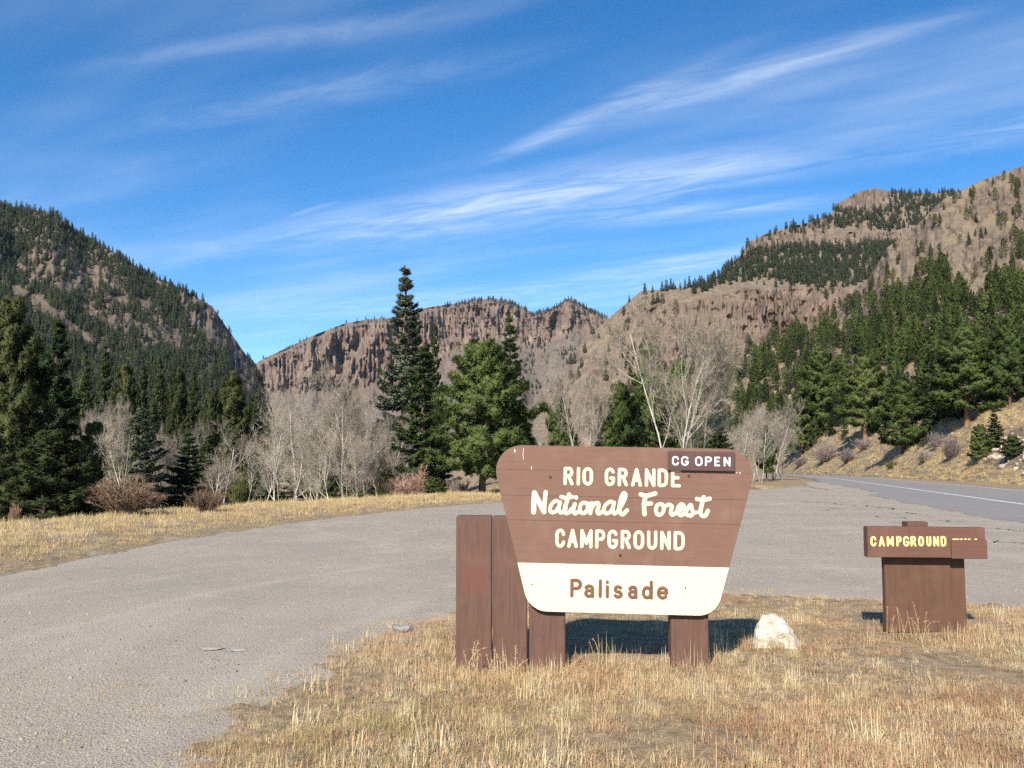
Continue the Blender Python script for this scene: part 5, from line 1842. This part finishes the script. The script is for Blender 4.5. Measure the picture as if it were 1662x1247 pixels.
rg = np.random.default_rng(90)
SHORT = tufts(800, [(46, 0.060, 0.12, 1.5, 0.0028, 0, 'straw'), (46, 0.085, 0.10, 1.2, 0.0028, 0, 'straw'), (40, 0.05, 0.13, 1.9, 0.0032, 0, 'straw'), (40, 0.13, 0.06, 0.9, 0.0028, 0, 'pale'), (36, 0.08, 0.10, 1.3, 0.0028, 0, 'rust'), (34, 0.08, 0.09, 1.2, 0.0028, 0, 'green'), (12, 0.20, 0.05, 0.6, 0.0026, 0, 'pale'), (10, 0.19, 0.05, 0.6, 0.0026, 0, 'rust'), (44, 0.055, 0.12, 1.7, 0.003, 0, 'grey')])
n = 44000
r_ = np.sqrt(rg.uniform(3.6 ** 2, 13.6 ** 2, n))
a_ = np.radians(rg.uniform(-34, 38, n))
x, y = np.sin(a_) * r_, np.cos(a_) * r_
isl = sdist(x, y, ISLAND)
den = np.clip(0.58 + 1.3 * fbm(x * 1.1, y * 1.1, 4, 41), 0.06, 1) * sstep(-0.9, 1.0, isl + 1.0 * fbm(x * 1.6, y * 1.6, 4, 42))
keep = rg.random(n) < den
x, y = x[keep], y[keep]
z = ground_h(x, y)
red = fbm(x * 0.7, y * 0.7, 3, 44)
kind = rg.choice(9, len(x), p=[0.19, 0.13, 0.27, 0.05, 0.09, 0.035, 0.015, 0.03, 0.19])
nl_ = 5200
lx, ly = rg.uniform(-3.4, 7.0, nl_), rg.uniform(4.6, 13.2, nl_)
li = sdist(lx, ly, ISLAND)
lk = (li < 0.4) & (li > -1.5) & (fbm(lx * 1.7, ly * 1.7, 4, 49) - 0.25 * np.maximum(-li, 0) > 0.02)
kind = np.where((red > 0.16) & (rg.random(len(x)) < 0.45), 4, kind)
kind = np.where((red < -0.34) & (rg.random(len(x)) < 0.15), 5, kind)
size = np.clip(rg.lognormal(-0.22, 0.34, len(x)), 0.4, 2.0) * np.clip(1.0 + 0.7 * fbm(x * 0.8, y * 0.8, 3, 45), 0.45, 1.6) * np.interp(y, [9.5, 12], [1.0, 0.6])
x, y, z = np.concatenate([x, lx[lk]]), np.concatenate([y, ly[lk]]), np.concatenate([z, np.maximum(ground_h(lx[lk], ly[lk]), 0.002)])
kind = np.concatenate([kind, rg.choice([2, 8, 0], lk.sum(), p=[0.7, 0.15, 0.15])])
size = np.concatenate([size, rg.uniform(0.45, 0.8, lk.sum())])
instances('dry_grass', np.stack([x, y, z], 1), rg.random(len(x)) * 6.28, size, kind, SHORT, 'short dry grass around the sign posts')

# taller straw round the feet of the posts and the board
TALL = tufts(830, [(10, 0.22, 0.05, 0.35, 0.0026, 0, 'rust'), (12, 0.18, 0.06, 0.45, 0.0026, 0, 'straw'), (5, 0.30, 0.05, 0.3, 0.0026, 0, 'pale'), (14, 0.14, 0.07, 0.6, 0.0028, 0, 'green')])
sp_ = []
for cx_, cy_, sx_, sy_, nn in ((-0.15, 7.28, 0.38, 0.13, 70), (0.55, 7.3, 0.5, 0.12, 14), (1.35, 7.35, 0.22, 0.12, 16), (bc[0], bc[1] - 0.3, 0.45, 0.16, 40), (bp_[0], bp_[1] - 0.14, 0.14, 0.03, 26), (2.0, 8.6, 0.35, 0.25, 16), (1.0, 10.6, 0.7, 0.3, 40)):
    sp_.append(np.stack([rg.normal(cx_, sx_, nn), rg.normal(cy_, sy_, nn)], 1))
sp_.append(np.stack([rg.uniform(-1.5, 6, 160), rg.uniform(4.6, 10, 160)], 1))
sp_ = np.concatenate(sp_)
zz_ = ground_h(sp_[:, 0], sp_[:, 1])
instances('tall_grass', np.column_stack([sp_, zz_]), rg.random(len(sp_)) * 6.28, rg.uniform(0.6, 1.2, len(sp_)), rg.choice(4, len(sp_), p=[0.4, 0.3, 0.1, 0.2]), TALL, 'taller rusty grass stems at the foot of the posts')

# dead weeds standing in front of the board and the posts
def weed(seed, stems, h, seeds):
    rg_ = np.random.default_rng(seed)
    mb_ = MB()
    C_, D_ = [], []
    for i in range(stems):
        az = rg_.random() * 6.283
        p_ = np.array([rg_.normal(0, 0.05), rg_.normal(0, 0.02), -0.02])
        d_ = unit(np.array([math.cos(az) * 0.18, math.sin(az) * 0.1, 1.0]))
        L_ = h * rg_.uniform(0.45, 1.0)
        bend = rg_.choice([0.0, 0.1, 0.9], p=[0.4, 0.35, 0.25])
        pts_ = [p_]
        for k in range(7):
            d_ = unit(d_ + np.array([math.cos(az), math.sin(az) * 0.4, -1.2]) * bend * 0.16 * k / 3 + rg_.normal(0, 0.05, 3))
            p_ = p_ + d_ * L_ / 7
            pts_.append(p_)
        mb_.tube(np.array(pts_), np.linspace(0.0032, 0.0014, 8), 4)
        f = rg_.uniform(0.55, 1, seeds)
        pts_ = np.array(pts_)
        C_.append(np.stack([np.interp(f * 7, range(8), pts_[:, j]) for j in range(3)], 1))
        D_.append(unit(rg_.normal(0, 1, (seeds, 3)) + np.array([0, 0, 0.6])))
    C_, D_ = np.concatenate(C_), np.concatenate(D_)
    V, F, T = blades(C_, D_, rg_.uniform(0.012, 0.035, len(C_)), 0.006, rg_, rg_.random(len(C_)))
    return mb_.me('weed_stems', [M['pale']], True), mesh('weed_seeds', V, F, [M['rust']], False, {'tint': T})


for px, py, Y_, st_, h_, sd_, lab in [(1462, 1036, BY - 0.32, 7, 0.34, 12, 'dead pale weed stalks in front of the left half of the notice board'), (1495, 1036, BY - 0.30, 8, 0.40, 10, 'taller bent weed stalks in front of the middle of the notice board'), (1545, 1040, BY - 0.28, 9, 0.2, 6, 'short bent weed stalks at the right foot of the notice board'), (770, 1100, SY - 0.22, 9, 0.34, 22, 'reddish seed-headed weed in front of the outer timber post'), (822, 1098, SY - 0.2, 8, 0.30, 22, 'seed-headed weed in front of the inner timber post'), (925, 1090, SY - 0.05, 6, 0.24, 30, 'low leafy weed beside the left sign leg'), (962, 1084, SY + 0.1, 3, 0.42, 8, 'single tall thin stalk under the sign')]:
    q = at(px, py, Y_)
    o = obj('dry_weed', None, label=lab, cat='weed', loc=(q[0], q[1], float(ground_h(q[0], q[1]))))
    a_, b_ = weed(int(px), st_, h_, sd_)
    obj('stem', a_, parent=o)
    obj('seed_head', b_, parent=o)

# golden verge left of the lot and round its far end
VERGE = tufts(860, [(44, 0.22, 0.25, 1.0, 0.008, 0, 'gold'), (44, 0.17, 0.28, 1.3, 0.008, 0, 'straw'), (30, 0.34, 0.2, 0.6, 0.007, 0, 'gold'), (44, 0.14, 0.3, 1.5, 0.008, 0, 'grey')])
n = 60000
y = rg.uniform(8, 78, n)
x = rg.uniform(-30, 34, n)
lot = sdist(x, y, LOT)
road_d = ROADPOLY_D(x, y)
out = -lot
px_, py_ = seen(np.stack([x, y, np.zeros(n)], 1))
ok = (out > -0.25) & (road_d < -1.0) & (out < 15) & (px_ > -120) & (px_ < 1420)
den = sstep(-0.3, 0.9, out + 0.5 * fbm(x, y, 3, 46)) * np.where(y < 40, 1.0, 0.8)
ok &= rg.random(n) < den
x, y, out = x[ok], y[ok], out[ok]
z = ground_h(x, y)
size = rg.uniform(0.6, 1.3, len(x)) * np.clip(0.40 + 0.4 * out, 0.35, 0.95) * np.interp(y, [15, 60], [0.75, 1.15])
instances('verge_grass', np.stack([x, y, z], 1), rg.random(len(x)) * 6.28, size, rg.choice(4, len(x), p=[0.35, 0.3, 0.15, 0.2]), VERGE, 'golden dry grass on the verge left of the gravel')

# grassy bank beyond the road
p = scatter_points(HD, lambda X, Y, nz, cf: np.where(Y > 655, 1.0, 0.0) * np.where(inpoly(X, Y, [(1600, 745), (1640, 700), (1720, 665), (1900, 660), (1900, 790), (1720, 780), (1650, 768)]), 0.15, 1.0) * np.clip(0.7 + 0.8 * fbm(X / 20, Y / 8, 3, 48), 0.1, 1), 26000, 91, 1.0)
px_, py_ = seen(p)
p = p[(px_ < 1760)]
instances('bank_grass', p, rg.random(len(p)) * 6.28, rg.uniform(0.8, 1.9, len(p)), rg.choice(4, len(p), p=[0.45, 0.2, 0.3, 0.05]), VERGE, 'tall dry grass on the bank beyond the road')
STONES = [rock_mesh('stone_form_%d' % i, 40 + i, d, M['rubble'], 2) for i, d in enumerate([(1, 0.8, 0.6), (0.8, 1, 0.7), (1, 0.7, 0.8)])]
p = scatter_points(HD, lambda X, Y, nz, cf: np.where(inpoly(X, Y, [(1590, 750), (1640, 700), (1720, 665), (1900, 660), (1900, 790), (1720, 780), (1650, 768)]), 1.0, 0.03 * (Y > 640) + 0.0), 700, 92, 0.5)
instances('rubble', p, rg.random(len(p)) * 6.28, np.clip(rg.lognormal(-1.55, 0.55, len(p)), 0.08, 0.8), rg.integers(0, 3, len(p)), STONES, 'pale rubble slope at the right above the road')

# loose stones on the lot
PEB = [rock_mesh('pebble_form_%d' % i, 50 + i, d, M['pebble'], 1) for i, d in enumerate([(1, 0.8, 0.55), (0.8, 1, 0.6), (1, 0.75, 0.7)])]
n = 16000
r_ = np.exp(rg.uniform(math.log(4.6), math.log(30), n))
a_ = np.radians(rg.uniform(-34, 34, n))
x, y = np.sin(a_) * r_, np.cos(a_) * r_
ok = (sdist(x, y, LOT) > 0.1) & (sdist(x, y, ISLAND) < 0.5 * rg.random(n))
x, y = x[ok], y[ok]
instances('loose_gravel', np.stack([x, y, np.maximum(ground_h(x, y), 0.001) + 0.001], 1), rg.random(len(x)) * 6.28, np.clip(rg.lognormal(-4.75, 0.42, len(x)), 0.004, 0.032), rg.integers(0, 3, len(x)), PEB, 'loose stones scattered over the gravel')

# ------------------------------------------------------------------ air
hm = bpy.data.materials.new('thin_mountain_haze')
hm.use_nodes = True
ht = hm.node_tree
for n_ in list(ht.nodes):
    if n_.type == 'BSDF_PRINCIPLED':
        ht.nodes.remove(n_)
pv = ht.nodes.new('ShaderNodeVolumePrincipled')
pv.inputs['Color'].default_value = (0.62, 0.80, 1.0, 1)
pv.inputs['Density'].default_value = 1.3e-5
ht.links.new(pv.outputs[0], ht.nodes['Material Output'].inputs['Volume'])
mb = MB()
mb.box((-7300, -7300, -30), (7300, 7300, 960))
obj('haze', mb.me('haze', [hm]), kind='stuff', label='thin blue air between the mountains')


# ------------------------------------------------------------------ places in a row, for look-alikes that can be counted
ORD = 'leftmost second third fourth fifth sixth seventh eighth ninth tenth eleventh twelfth thirteenth fourteenth fifteenth sixteenth seventeenth eighteenth nineteenth twentieth'.split()
rows = {}
for o in sc.objects:
    if o.parent is None and o.get('group'):
        rows.setdefault(o['group'], []).append(o)
for g, members in rows.items():
    if len(members) > 12:
        continue
    members.sort(key=lambda o: o.location.x / o.location.y)
    for k, o in enumerate(members):
        if k == 0:
            place = 'leftmost'
        elif k == len(members) - 1:
            place = 'rightmost'
        else:
            place = ORD[k] + ' from left'
        o['label'] = place + ' of the ' + SHORTROW[g]
